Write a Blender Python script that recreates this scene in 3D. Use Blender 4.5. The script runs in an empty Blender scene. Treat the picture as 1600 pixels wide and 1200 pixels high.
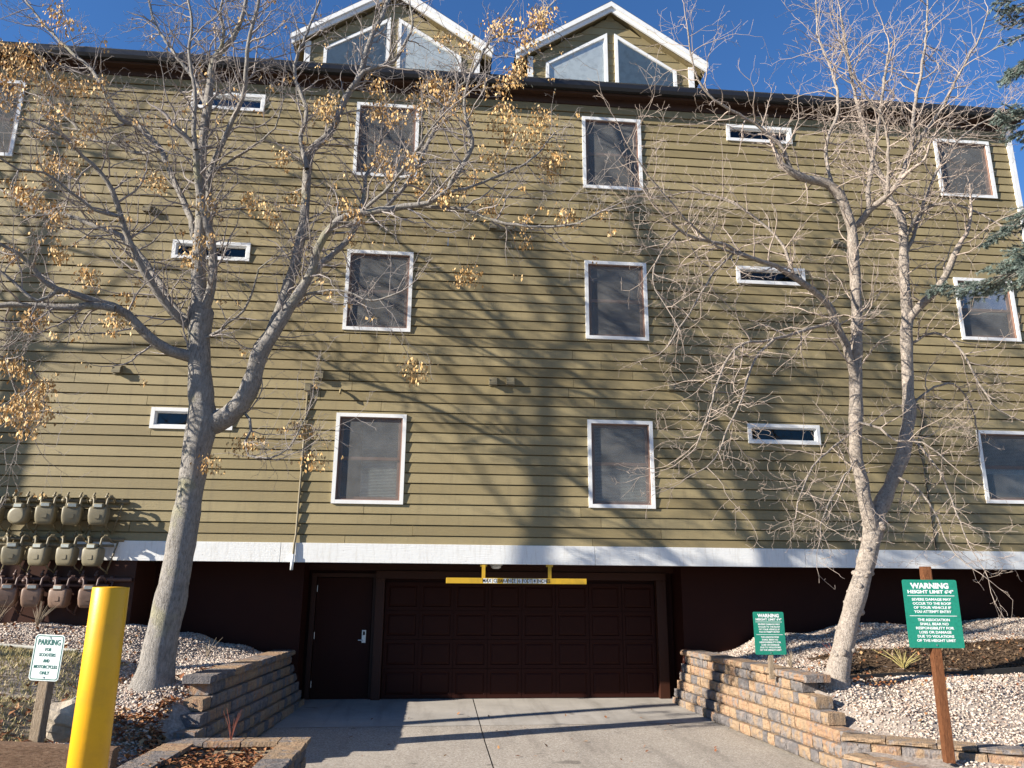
import bpy, bmesh, math, random
import numpy as np
from mathutils import Vector, Matrix
random.seed(7); rng = np.random.default_rng(7)
sc = bpy.context.scene
COL = sc.collection
R = math.radians

# ------------------------------------------------------------------ camera
cam = bpy.data.cameras.new('camera'); cam_ob = bpy.data.objects.new('camera', cam); COL.objects.link(cam_ob)
yaw, pitch, roll = R(5.368), R(14.759), R(.421)
fw = Vector((math.sin(yaw)*math.cos(pitch), math.cos(yaw)*math.cos(pitch), math.sin(pitch)))
rt = Vector((math.cos(yaw), -math.sin(yaw), 0)); up = rt.cross(fw)
rt, up = rt*math.cos(roll)+up*math.sin(roll), -rt*math.sin(roll)+up*math.cos(roll)
M = Matrix((rt, up, -fw)).transposed().to_4x4(); M.translation = (0, -13.8, 1.88)
cam_ob.matrix_world = M
cam.sensor_fit = 'HORIZONTAL'; cam.sensor_width = 36; cam.lens = 36*1214.6/1600
cam.clip_start = .05; cam.clip_end = 3000
sc.camera = cam_ob

# ------------------------------------------------------------------ sky, sun, exposure
SUN = Vector((3.3, 1.0, -1.45)).normalized()
el = math.asin(-SUN.z); az = math.atan2(-SUN.x, -SUN.y)
w = bpy.data.worlds.new('World'); sc.world = w; w.use_nodes = True
nt = w.node_tree; nt.nodes.clear()
sky = nt.nodes.new('ShaderNodeTexSky'); sky.sky_type = 'NISHITA'; sky.sun_disc = False
sky.sun_elevation = el; sky.sun_rotation = az; sky.altitude = 0; sky.air_density = 1.15; sky.dust_density = 0; sky.ozone_density = 10
bg = nt.nodes.new('ShaderNodeBackground'); bg.inputs['Strength'].default_value = .075
wo = nt.nodes.new('ShaderNodeOutputWorld')
nt.links.new(sky.outputs[0], bg.inputs[0]); nt.links.new(bg.outputs[0], wo.inputs[0])
sl = bpy.data.lights.new('sun', 'SUN'); sl.energy = 5.0; sl.angle = R(.45); sl.color = (1, .925, .81)
so = bpy.data.objects.new('sun', sl); COL.objects.link(so); so.location = (-30, -8, 20)
so.rotation_euler = SUN.to_track_quat('-Z', 'Y').to_euler()
vs = sc.view_settings; vs.view_transform = 'Standard'; vs.look = 'None'; vs.gamma = 1; vs.use_curve_mapping = False
vs.exposure = 1.25
sc.cycles.max_bounces = 8; sc.cycles.transparent_max_bounces = 16

# ------------------------------------------------------------------ helpers
class MB:
    def __init__(s): s.v = []; s.f = []
    def add(s, vs_, fs):
        b = len(s.v); s.v += [tuple(p) for p in vs_]; s.f += [tuple(i+b for i in q) for q in fs]; return s
    def box(s, x0, x1, y0, y1, z0, z1):
        return s.add([(x0,y0,z0),(x1,y0,z0),(x1,y1,z0),(x0,y1,z0),(x0,y0,z1),(x1,y0,z1),(x1,y1,z1),(x0,y1,z1)],
                     [(3,2,1,0),(4,5,6,7),(0,1,5,4),(1,2,6,5),(2,3,7,6),(3,0,4,7)])
    def prism(s, poly, a, b, axis='x'):
        n = len(poly); V = []
        for t in (a, b):
            for p, q in poly:
                V.append((t, p, q) if axis == 'x' else (p, t, q) if axis == 'y' else (p, q, t))
        F = [tuple(range(n))[::-1], tuple(range(n, 2*n))]+[(i, (i+1) % n, n+(i+1) % n, n+i) for i in range(n)]
        return s.add(V, F)
    def tube(s, pts, rad, n=8, cap=True):
        pts = [Vector(p) for p in pts]; m = len(pts)
        if not hasattr(rad, '__len__'): rad = [rad]*m
        V = []; u = None
        for i, p in enumerate(pts):
            t = (pts[min(i+1, m-1)]-pts[max(i-1, 0)])
            t = t.normalized() if t.length > 1e-9 else Vector((0, 0, 1))
            if u is None:
                u = t.orthogonal().normalized()
            else:
                u = (u-t*u.dot(t)); u = u.normalized() if u.length > 1e-6 else t.orthogonal().normalized()
            w_ = t.cross(u)
            for k in range(n):
                a = 2*math.pi*k/n; V.append(p+(u*math.cos(a)+w_*math.sin(a))*rad[i])
        F = [(i*n+k, i*n+(k+1) % n, (i+1)*n+(k+1) % n, (i+1)*n+k) for i in range(m-1) for k in range(n)]
        if cap: F += [tuple(range(n))[::-1], tuple(range((m-1)*n, m*n))]
        return s.add(V, F)
    def loft(s, secs, n=20, axis='z'):
        # secs: (h, cx, cy, hx, hy, p) superellipse sections
        V = []
        for h, cx, cy, hx, hy, p in secs:
            for k in range(n):
                a = 2*math.pi*(k+.5)/n; c, d = math.cos(a), math.sin(a)
                x = cx+hx*math.copysign(abs(c)**(2/p), c); y = cy+hy*math.copysign(abs(d)**(2/p), d)
                V.append((x, y, h) if axis == 'z' else (x, h, y))
        m = len(secs)
        F = [(i*n+k, i*n+(k+1) % n, (i+1)*n+(k+1) % n, (i+1)*n+k) for i in range(m-1) for k in range(n)]
        F += [tuple(range(n))[::-1], tuple(range((m-1)*n, m*n))]
        return s.add(V, F)
    def mesh(s, name, mat=None, smooth=False):
        me = bpy.data.meshes.new(name); me.from_pydata(s.v, [], s.f)
        bm = bmesh.new(); bm.from_mesh(me); bmesh.ops.recalc_face_normals(bm, faces=bm.faces); bm.to_mesh(me); bm.free()
        if mat: me.materials.append(mat)
        if smooth:
            me.polygons.foreach_set('use_smooth', [True]*len(me.polygons))
        return me
    def obj(s, name, mat=None, parent=None, smooth=False, bevel=0):
        return link(name, s.mesh(name, mat, smooth), parent, bevel)
def link(name, me, parent=None, bevel=0):
    o = bpy.data.objects.new(name, me); COL.objects.link(o)
    if parent: o.parent = parent
    if bevel:
        b = o.modifiers.new('bevel', 'BEVEL'); b.width = bevel; b.segments = 2; b.limit_method = 'ANGLE'
    return o
def empty(name, loc=(0,0,0), rz=0):
    o = bpy.data.objects.new(name, None); COL.objects.link(o); o.location = loc; o.rotation_euler.z = rz; return o
def tag(o, label=None, cat=None, group=None, kind=None):
    if label: o['label'] = label
    if cat: o['category'] = cat
    if group: o['group'] = group
    if kind: o['kind'] = kind
    return o
def fast_mesh(name, V, F, mat, smooth=False, mats=None, midx=None):
    V = np.asarray(V, np.float32); F = np.asarray(F, np.int32); k = F.shape[1]
    me = bpy.data.meshes.new(name)
    me.vertices.add(len(V)); me.vertices.foreach_set('co', V.ravel())
    me.loops.add(F.size); me.loops.foreach_set('vertex_index', F.ravel())
    me.polygons.add(len(F)); me.polygons.foreach_set('loop_start', np.arange(0, F.size, k, dtype=np.int32))
    me.materials.append(mat)
    if smooth: me.polygons.foreach_set('use_smooth', np.ones(len(F), bool))
    me.update(calc_edges=True); me.validate()
    return me

# ------------------------------------------------------------------ materials
class NT:
    def __init__(s, name):
        s.m = bpy.data.materials.new(name); s.m.use_nodes = True; s.t = s.m.node_tree
        s.b = s.t.nodes['Principled BSDF']; s.out = s.t.nodes['Material Output']
    def n(s, typ, **kw):
        nd = s.t.nodes.new(typ)
        for k, v in kw.items():
            if k in nd.inputs.keys(): nd.inputs[k].default_value = v
            else: setattr(nd, k, v)
        return nd
    def l(s, a, b): s.t.links.new(a, b)
    def coord(s, kind='Object', scale=(1,1,1)):
        c = s.n('ShaderNodeTexCoord'); mp = s.n('ShaderNodeMapping'); mp.inputs['Scale'].default_value = scale
        if kind == 'World':
            g = s.n('ShaderNodeNewGeometry'); s.l(g.outputs['Position'], mp.inputs[0])
        else: s.l(c.outputs[kind], mp.inputs[0])
        return mp.outputs[0]
    def noise(s, vec, scale, detail=5, rough=.6, out='Fac'):
        nd = s.n('ShaderNodeTexNoise'); nd.inputs['Scale'].default_value = scale; nd.inputs['Detail'].default_value = detail
        nd.inputs['Roughness'].default_value = rough; s.l(vec, nd.inputs['Vector']); return nd.outputs[out]
    def ramp(s, fac, stops, interp='LINEAR'):
        nd = s.n('ShaderNodeValToRGB'); nd.color_ramp.interpolation = interp; e = nd.color_ramp.elements
        while len(e) < len(stops): e.new(.5)
        for q, (p, c) in zip(e, stops): q.position = p; q.color = (*c, 1) if len(c) == 3 else c
        s.l(fac, nd.inputs[0]); return nd.outputs[0]
    def mix(s, a, b, fac, mode='MIX'):
        nd = s.n('ShaderNodeMix'); nd.data_type = 'RGBA'; nd.blend_type = mode
        for sock, v in ((nd.inputs['A'], a), (nd.inputs['B'], b), (nd.inputs['Factor'], fac)):
            pass
        ins = [i for i in nd.inputs if i.type == 'RGBA']
        for sock, v in ((ins[0], a), (ins[1], b)):
            if isinstance(v, (tuple, list)): sock.default_value = (*v, 1)
            else: s.l(v, sock)
        if isinstance(fac, (int, float)): nd.inputs[0].default_value = fac
        else: s.l(fac, nd.inputs[0])
        return [o for o in nd.outputs if o.type == 'RGBA'][0]
    def math(s, op, a, b=0.):
        nd = s.n('ShaderNodeMath', operation=op)
        for i, v in enumerate((a, b)):
            if isinstance(v, (int, float)): nd.inputs[i].default_value = v
            else: s.l(v, nd.inputs[i])
        return nd.outputs[0]
    def rand(s): return s.n('ShaderNodeObjectInfo').outputs['Random']
    def island(s): return s.n('ShaderNodeNewGeometry').outputs['Random Per Island']
    def bump(s, h, strength=.3, dist=.01):
        nd = s.n('ShaderNodeBump'); nd.inputs['Strength'].default_value = strength; nd.inputs['Distance'].default_value = dist
        s.l(h, nd.inputs['Height']); s.l(nd.outputs[0], s.b.inputs['Normal'])
    def fin(s, col, rough=.7, spec=.3, metal=0.):
        if isinstance(col, (tuple, list)): s.b.inputs['Base Color'].default_value = (*col, 1)
        else: s.l(col, s.b.inputs['Base Color'])
        if isinstance(rough, (int, float)): s.b.inputs['Roughness'].default_value = rough
        else: s.l(rough, s.b.inputs['Roughness'])
        s.b.inputs['Specular IOR Level'].default_value = spec; s.b.inputs['Metallic'].default_value = metal
        return s.m

def m_siding():
    t = NT('siding_paint'); v = t.coord('World')
    grain = t.noise(t.coord('World', (3, 3, 90)), 1.2, 6, .65)
    base = t.ramp(t.rand(), [(0, (.222,.174,.084)), (.5, (.275,.219,.111)), (1, (.325,.262,.138))])
    dirt = t.noise(v, .7, 4, .6)
    c = t.mix(base, (.20,.16,.085), t.ramp(dirt, [(.45,(0,0,0)),(.8,(.55,.55,.55))]))
    spots = t.noise(t.coord('World', (6, 6, 16)), 3.5, 4, .7)
    c = t.mix(c, (.50,.45,.32), t.ramp(spots, [(.64,(0,0,0)),(.72,(.35,.35,.35))]))
    c = t.mix(c, (.22,.185,.11), t.ramp(grain, [(.56,(0,0,0)),(.75,(.5,.5,.5))]))
    drip = t.noise(t.coord('World', (7, 7, .45)), 1.6, 5, .6)
    c = t.mix(c, (.20,.16,.09), t.ramp(drip, [(.54,(0,0,0)),(.74,(.55,.55,.55))]))
    t.bump(t.math('ADD', grain, t.math('MULTIPLY', spots, .6)), .5, .008)
    return t.fin(c, .62, .35)
def m_paint(name, col, var=.12, rough=.55, dirt=(.3,.27,.22), dirtamt=.35, scale=3., spec=.4):
    t = NT(name); v = t.coord('World')
    d = t.noise(v, scale, 6, .65); g = t.noise(t.coord('World', (5,5,5)), 9, 5, .7)
    c = t.mix(col, dirt, t.ramp(d, [(.48,(0,0,0)),(.78,(dirtamt,)*3)]))
    c = t.mix(c, tuple(x*.6 for x in col), t.ramp(g, [(.55,(0,0,0)),(.8,(var*3,)*3)]))
    t.bump(g, .15, .004)
    return t.fin(c, rough, spec)
def m_plain(name, col, rough=.6, spec=.3, metal=0., bump=.1, bs=40):
    t = NT(name); g = t.noise(t.coord('World'), bs, 4, .6)
    c = t.mix(col, tuple(x*.65 for x in col), t.ramp(g, [(.45,(0,0,0)),(.75,(.7,.7,.7))]))
    t.bump(g, bump, .004)
    return t.fin(c, rough, spec, metal)
def m_glass():
    t = NT('window_glass'); t.t.nodes.remove(t.b)
    fr = t.n('ShaderNodeFresnel'); fr.inputs[0].default_value = 1.5
    tr = t.n('ShaderNodeBsdfTransparent'); tr.inputs[0].default_value = (.84,.88,.88,1)
    gl = t.n('ShaderNodeBsdfGlossy'); gl.inputs['Roughness'].default_value = .02; gl.inputs['Color'].default_value = (.95,.97,1,1)
    wv = t.noise(t.coord('World'), 2.2, 2, .5); bp = t.n('ShaderNodeBump'); bp.inputs['Strength'].default_value = .08; bp.inputs['Distance'].default_value = .02
    t.l(wv, bp.inputs['Height']); t.l(bp.outputs[0], gl.inputs['Normal'])
    fac = t.math('MULTIPLY', fr.outputs[0], 1.1)
    mx = t.n('ShaderNodeMixShader'); t.l(fac, mx.inputs[0]); t.l(tr.outputs[0], mx.inputs[1]); t.l(gl.outputs[0], mx.inputs[2])
    t.l(mx.outputs[0], t.out.inputs[0]); return t.m
def m_screen():
    t = NT('insect_screen'); t.t.nodes.remove(t.b)
    tr = t.n('ShaderNodeBsdfTransparent'); df = t.n('ShaderNodeBsdfDiffuse')
    g = t.noise(t.coord('World'), 4, 4, .6)
    t.l(t.ramp(g, [(.3,(.17,.17,.166)),(.75,(.27,.27,.262))]), df.inputs[0])
    mx = t.n('ShaderNodeMixShader'); mx.inputs[0].default_value = .5; t.l(tr.outputs[0], mx.inputs[1]); t.l(df.outputs[0], mx.inputs[2])
    t.l(mx.outputs[0], t.out.inputs[0]); return t.m
def m_concrete(name, col, agg):
    t = NT(name); v = t.coord('World')
    st = t.noise(v, .9, 6, .65); fine = t.noise(v, 60, 4, .7)
    vo = t.n('ShaderNodeTexVoronoi'); vo.inputs['Scale'].default_value = 75; t.l(v, vo.inputs['Vector'])
    c = t.mix(col, tuple(x*.62 for x in col), t.ramp(st, [(.38,(0,0,0)),(.72,(.8,.8,.8))]))
    tyre = t.noise(t.coord('World', (2.2, .22, 1)), 1.3, 5, .6)
    c0 = c
    vc = t.n('ShaderNodeSeparateColor'); t.l(vo.outputs['Color'], vc.inputs[0])
    stones = t.ramp(vc.outputs[0], [(0,(.16,.125,.10)),(.4,(.34,.30,.25)),(.75,(.45,.38,.31)),(1,(.60,.56,.50))])
    c = t.mix(c, stones, agg)
    c = t.mix(c, (.16,.14,.12), t.ramp(tyre, [(.52,(0,0,0)),(.72,(.5,.5,.5))]))
    c = t.mix(c, (.07,.06,.05), t.ramp(t.noise(v, 2.4, 3, .5), [(.68,(0,0,0)),(.76,(.55,.55,.55))]))
    c = t.mix(c, (.10,.09,.08), t.ramp(fine, [(.58,(0,0,0)),(.8,(.4,.4,.4))]))
    t.bump(vo.outputs['Distance'] if agg > .3 else fine, .5 if agg > .3 else .2, .008)
    return t.fin(c, .85, .25)
def m_block():
    t = NT('split_face_block'); v = t.coord('World')
    n1 = t.noise(t.coord('World', (1.3,1.3,.7)), 8.5, 4, .6); n2 = t.noise(v, 45, 5, .7); r = t.rand()
    f = t.math('ADD', t.math('MULTIPLY', n1, .8), t.math('MULTIPLY', r, .6))
    c = t.ramp(f, [(.42,(.15,.14,.14)),(.56,(.24,.21,.195)),(.66,(.31,.222,.145)),(.80,(.40,.275,.172)),(.90,(.34,.205,.125)),(1,(.24,.215,.20))])
    c = t.mix(c, (.13,.10,.075), t.ramp(n2, [(.52,(0,0,0)),(.78,(.65,.65,.65))]))
    c = t.mix(c, (.30,.15,.07), t.ramp(t.noise(v, 9, 3, .6), [(.6,(0,0,0)),(.75,(.4,.4,.4))]))
    t.bump(t.math('ADD', n2, t.math('MULTIPLY', n1, 1.5)), 1.0, .03)
    return t.fin(c, .9, .2)
def m_bark(name, c1, c2, c3, stretch=(9,9,2.2), patch=None):
    t = NT(name); v = t.coord('World')
    g = t.noise(t.coord('World', stretch), 4.5, 8, .75); p = t.noise(v, 5.0, 4, .6); fine = t.noise(t.coord('World', (14,14,4)), 9, 5, .7)
    c = t.ramp(g, [(.30, c3), (.47, c2), (.62, c1)])
    c = t.mix(c, tuple(x*.62 for x in c2), t.ramp(p, [(.52,(0,0,0)),(.72,(.6,.6,.6))]))
    c = t.mix(c, c3, t.ramp(fine, [(.55,(0,0,0)),(.72,(.7,.7,.7))]))
    if patch: c = t.mix(c, patch, t.ramp(t.noise(v, 2.1, 3, .5), [(.60,(0,0,0)),(.72,(.55,.55,.55))]))
    fis = t.noise(t.coord('World', (stretch[0]*2.6, stretch[1]*2.6, stretch[2]*1.3)), 3.0, 6, .7)
    c = t.mix(c, tuple(x*.5 for x in c3), t.ramp(fis, [(.57,(0,0,0)),(.66,(.75,.75,.75))]))
    h = t.math('SUBTRACT', t.math('ADD', g, t.math('MULTIPLY', fine, .5)), t.math('MULTIPLY', fis, .8))
    t.bump(h, 1.0, .03)
    return t.fin(c, .88, .2)
def m_island(name, stops, rough=.8, trans=False, spec=.25, bscale=60):
    t = NT(name); c = t.ramp(t.island(), stops)
    g = t.noise(t.coord('World'), bscale, 3, .6)
    c = t.mix(c, (.12,.09,.07), t.ramp(g, [(.55,(0,0,0)),(.8,(.5,.5,.5))]))
    if trans:
        t.b.inputs['Subsurface Weight'].default_value = 0
    return t.fin(c, rough, spec)
def m_soil(name, stops, scale=8, bump=.6):
    t = NT(name); v = t.coord('World'); g = t.noise(v, scale, 8, .7)
    c = t.ramp(g, stops); t.bump(t.noise(v, scale*5, 5, .7), bump, .02)
    return t.fin(c, .95, .1)

MS = m_siding()
MW = m_paint('white_trim_paint', (.78,.78,.76), .10, .5, (.45,.42,.36), .30, 2.6)
MBR = m_paint('dark_brown_paint', (.029,.0078,.0048), .15, .6, (.02,.005,.004), .4, 2, .12)
MBR2 = m_paint('brown_trim_paint', (.045,.016,.009), .15, .5, (.04,.016,.01), .4, 2, .2)
MSASH = m_paint('sash_brown', (.24,.14,.105), .15, .5, (.09,.06,.05), .4, 8)
def m_fascia():
    t = NT('fascia_paint'); v = t.coord('World'); d = t.noise(t.coord('World', (9,9,1.2)), 2.2, 6, .65); sp = t.noise(v, 22, 3, .6); gr = t.noise(t.coord('World', (1.5,9,60)), 2, 5, .7)
    c = t.mix((.76,.76,.735), (.52,.49,.43), t.ramp(d, [(.5,(0,0,0)),(.74,(.6,.6,.6))]))
    c = t.mix(c, (.10,.09,.08), t.ramp(sp, [(.715,(0,0,0)),(.735,(.8,.8,.8))]))
    t.bump(t.math('SUBTRACT', gr, t.math('MULTIPLY', sp, .5)), .5, .01)
    return t.fin(c, .55, .35)
MFAS = m_fascia()
MG = m_glass(); MSC = m_screen()
MBL = m_plain('blind_vinyl', (.62,.63,.58), .5, .3, 0, .05)
MCURT = m_plain('curtain_fabric', (.68,.68,.66), .8, .1, 0, .1, 8)
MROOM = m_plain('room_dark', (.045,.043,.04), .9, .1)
MGUT = m_plain('gutter_black_metal', (.018,.018,.02), .35, .5, 0, .05)
MSOF = m_paint('soffit_brown', (.055,.026,.015), .2, .7, (.03,.015,.01), .4, 3)
MROOF = m_soil('roof_shingle', [(.3,(.03,.03,.03)),(.7,(.07,.065,.06))], 20)
MCON = m_concrete('smooth_concrete', (.40,.37,.33), .08)
MAGG = m_concrete('aggregate_concrete', (.37,.335,.29), .62)
MBLK = m_block()
MYEL = m_paint('yellow_sleeve', (.74,.37,.005), .05, .42, (.40,.20,.03), .45, 5)
MYBAR = m_paint('yellow_bar_paint', (.55,.33,.02), .15, .5, (.25,.15,.03), .5, 6)
MGRN = m_plain('sign_green', (.016,.235,.155), .4, .4, 0, .02)
MWHT = m_plain('sign_white', (.80,.82,.80), .45, .4, 0, .02)
MPRK = m_plain('sign_pale', (.66,.72,.70), .4, .4, 0, .02)
MDGR = m_plain('sign_dark_green', (.02,.13,.10), .45, .4, 0, .02)
MBLKT = m_plain('letter_black', (.02,.02,.02), .5, .3, 0, .02)
MPOST = m_bark('weathered_post_wood', (.46,.37,.27), (.34,.26,.18), (.17,.12,.08), (30,30,3))
MRED = m_bark('stained_post_wood', (.30,.125,.055), (.22,.085,.035), (.08,.03,.015), (30,30,3))
MTIM = m_bark('timber_wood', (.42,.28,.18), (.30,.18,.11), (.12,.07,.045), (4,30,30))
MSTEEL = m_plain('brushed_steel', (.55,.56,.58), .35, .5, .9, .05)
MMET = m_paint('meter_tan_paint', (.20,.17,.105), .2, .5, (.12,.10,.06), .5, 9)
MMET2 = m_paint('meter_brown_paint', (.20,.125,.085), .2, .5, (.10,.06,.04), .5, 9)
MPIPE = m_paint('pipe_tan_paint', (.19,.155,.09), .2, .5, (.09,.07,.045), .5, 14)
MPIPE2 = m_paint('pipe_brown_paint', (.10,.055,.045), .2, .5, (.05,.03,.025), .5, 14)
MIDX = m_plain('meter_index_glass', (.42,.44,.40), .25, .5, 0, .02)
MBARKL = m_bark('grey_bark', (.39,.36,.325), (.30,.275,.245), (.14,.125,.11), (8,8,2.4), (.33,.31,.17))
MBARKR = m_bark('pale_bark', (.49,.425,.36), (.37,.315,.265), (.16,.13,.11), (7,7,6))
MTWL = m_plain('grey_twig', (.29,.255,.235), .8, .2, 0, .2, 20)
MTWR = m_plain('pale_twig', (.38,.31,.26), .8, .2, 0, .2, 20)
MSEED = m_island('dry_seed', [(0,(.36,.19,.06)),(.4,(.52,.32,.12)),(.75,(.62,.42,.19)),(1,(.70,.52,.28))], .7)
MPEB = m_island('gravel_stone', [(0,(.20,.14,.115)),(.18,(.36,.28,.225)),(.45,(.48,.41,.34)),(.8,(.58,.51,.435)),(1,(.42,.29,.22))], .85)
MGRAV = m_soil('gravel_bed_soil', [(.3,(.15,.12,.10)),(.55,(.33,.28,.24)),(.75,(.46,.41,.36))], 26)
MLEAF = m_island('fallen_leaf', [(0,(.13,.045,.022)),(.4,(.26,.10,.04)),(.75,(.34,.17,.075)),(1,(.42,.27,.13))], .75)
MCHIP = m_island('bark_chip', [(0,(.045,.028,.017)),(.5,(.11,.07,.042)),(.85,(.19,.125,.075)),(1,(.36,.26,.16))], .9)
MMUL = m_soil('mulch_soil', [(.3,(.04,.026,.018)),(.7,(.13,.085,.052))], 14)
MGRS = m_island('dry_grass', [(0,(.16,.16,.05)),(.35,(.30,.26,.11)),(.7,(.46,.37,.19)),(1,(.56,.46,.27))], .8)
MDIRT = m_soil('dry_soil', [(.3,(.16,.125,.085)),(.55,(.27,.215,.15)),(.75,(.36,.29,.21))], 7)
MROCK = m_soil('rock_face', [(.3,(.30,.25,.19)),(.55,(.46,.39,.30)),(.75,(.58,.51,.41))], 6)
MNEED = m_island('spruce_needle', [(0,(.06,.09,.075)),(.4,(.13,.18,.155)),(.8,(.23,.29,.26)),(1,(.33,.38,.34))], .6)
MCABLE = m_plain('cable_black', (.02,.02,.02), .6)
MGROUND = m_soil('far_ground', [(.3,(.16,.14,.12)),(.7,(.26,.235,.20))], 2)

# ------------------------------------------------------------------ terrain
def drive_z(y):
    if y > -2: return -.08-.028*(1.55-y)
    if y > -6: return -.18
    return -.18+.46*min(1, (-6-y)/8.)
LC = [(-12,0,1.38),(-6.4,0,1.28),(-5,0,1.26),(-4.2,.5,1.10),(-3.4,.6,.90),(-2.95,-1.2,.79),(-3.3,-2.9,.68),(-3.05,-3.6,.56),(-3.25,-4.15,.44),(-2.92,-4.25,.14),(-2.95,-4.7,.14),
      (-5,-2.3,.98),(-6.5,-2.3,1.06),(-4.6,-4.4,.66),(-3.7,-4.4,.55),(-3.5,-5.5,.42),(-3.0,-5.3,.15),(-3.05,-6.0,.15),(-2.1,-4.8,.08),(-2.1,-6.5,.08),(-3.3,-6.7,.64),(-5,-6.5,.68),(-4,-8.4,.2),(-8,-8.4,.2),(-2,-9,.1),(-10,-5,1.0),(-6,-10,.1),(-3,-12,.1),(-2.75,.9,.74),(-2.8,.2,.76),(-2.82,-.5,.77),(-2.9,-2.2,.76),(-2.72,-3.75,.2),(-2.6,-4.0,.1)]
RC = [(5,.5,.76),(5.25,-1.5,.76),(5.5,-3,.68),(5.7,-3.8,.5),(5.2,-4.4,.2),(6,-5.0,.21),(6.9,-5.4,.25),(5.7,-5.95,.06),(5,-5.5,.06),(6.6,-6.6,.06),(4.75,-3.95,.22),(4.68,-4.4,.12),(4.85,.9,.74),(4.95,-.5,.76),(5.1,-2.4,.74),(8,.4,1.3),(11,.4,1.4),(7,-1.2,.96),(10,-1.2,1.12),(7,-3.2,.72),(10,-3.2,.85),(8,-4.6,.5),
      (9,-6,.35),(12,-8,.2),(6.3,.4,1.12),(5.3,-6.5,.1),(5,-9,.1),(15,-2,1.2)]
def idw(P, x, y):
    s = z = 0
    for a, b, c in P:
        d = (x-a)**2+(y-b)**2+.02; k = 1/d**1.6; s += k; z += k*c
    return z/s
def lz(x, y): return idw(LC, x, y)
def rz_(x, y): return idw(RC, x, y)
def sheet(name, rows, mat):
    V = []; n = len(rows[0])
    for r in rows: V += r
    F = [(i*n+j, i*n+j+1, (i+1)*n+j+1, (i+1)*n+j) for i in range(len(rows)-1) for j in range(n-1)]
    me = fast_mesh(name, V, F, mat, True)
    bm = bmesh.new(); bm.from_mesh(me); bmesh.ops.recalc_face_normals(bm, faces=bm.faces)
    if sum(f.normal.z for f in bm.faces) < 0: bmesh.ops.reverse_faces(bm, faces=bm.faces)
    bm.to_mesh(me); bm.free()
    return tag(link(name, me), kind='structure')
# far ground, one sheet
g = MB(); g.add([(-1500,-1500,-.45),(1500,-1500,-.45),(1500,1500,-.45),(-1500,1500,-.45)], [(0,1,2,3)])
tag(g.obj('ground', MGROUND), kind='structure')
def lwall_x(y): return -2.50+.066*(y-.255)        # inner edge of left cap (flares)
def rwall_x(y): return 4.60-.064*(y-.92)
ys = np.linspace(1.0, -4.02, 60); us = np.linspace(0, 1, 70)**1.5
rows = []
for y in ys:
    x0 = lwall_x(y)-.2 if y > -3.3 else lwall_x(y)+.02
    rows.append([(x0+(-13-x0)*u, y, lz(x0+(-13-x0)*u, y)+random.uniform(-.008,.008)) for u in us])
sheet('gravel_bed_left', rows, MGRAV)
rows = []
for y in np.linspace(-4.02, -14, 60):
    x0 = -1.66
    kk = max(0., min(1., (-6.98-y)/.5))
    rows.append([(x0+(-13-x0)*u, y, lz(x0+(-13-x0)*u, y)*(1-kk)-.3*kk+random.uniform(-.008,.008)) for u in us])
sheet('garden_bed_left', rows, MDIRT)
rows = []
for y in np.linspace(1.0, -4.5, 60):
    x0 = rwall_x(y)+.2 if y > -3.5 else rwall_x(y)+.06
    rows.append([(x0+(17-x0)*u, y, rz_(x0+(17-x0)*u, y)+random.uniform(-.008,.008)) for u in us])
sheet('gravel_bed_right', rows, MGRAV)
rows = []
for y in np.linspace(-4.5, -14, 50):
    x0 = 4.75+max(0, (-4.7-y))*.3
    rows.append([(x0+(17-x0)*u, y, rz_(x0+(17-x0)*u, y)) for u in us])
sheet('garden_bed_right', rows, MGRAV)
# driveway: base sheet with slabs as parts
base = MB()
yy = [1.7, -2, -6, -10, -14, -30]
for a, b in zip(yy, yy[1:]):
    base.add([(-4.5,a,drive_z(a)-.03),(7,a,drive_z(a)-.03),(7,b,drive_z(b)-.03),(-4.5,b,drive_z(b)-.03)], [(0,1,2,3)])
drv = tag(base.obj('driveway', MDIRT), kind='structure')
def slab(x0, x1, y0, y1, mat, skew=0.):
    nx, ny = 8, 10; V = []
    for i in range(ny+1):
        y = y0+(y1-y0)*i/ny
        for j in range(nx+1):
            x = x0+(x1-x0)*j/nx; e = .006 if i in (0, ny) or j in (0, nx) else 0
            V.append((x, y+skew*x, drive_z(y)-e+random.uniform(-.0015,.0015)))
    F = [(i*(nx+1)+j, (i+1)*(nx+1)+j, (i+1)*(nx+1)+j+1, i*(nx+1)+j+1) for i in range(ny) for j in range(nx)]
    m = MB(); m.v = V; m.f = F; o = m.obj('slab', mat, drv, True)
    return o
JX = .76
slab(-3.2, JX-.008, 1.6, -.93, MCON, .02); slab(JX+.008, 5.0, 1.6, -.93, MCON, .02)
slab(-3.2, JX-.008, -.95, -4.9, MAGG, .02); slab(JX+.008, 5.2, -.95, -4.9, MAGG, .02)
slab(-3.2, JX-.008, -4.92, -9.5, MAGG, .02); slab(JX+.008, 5.4, -4.92, -9.5, MAGG, .02)
slab(-4.4, 6.8, -9.55, -20, MAGG, .0)

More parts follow.
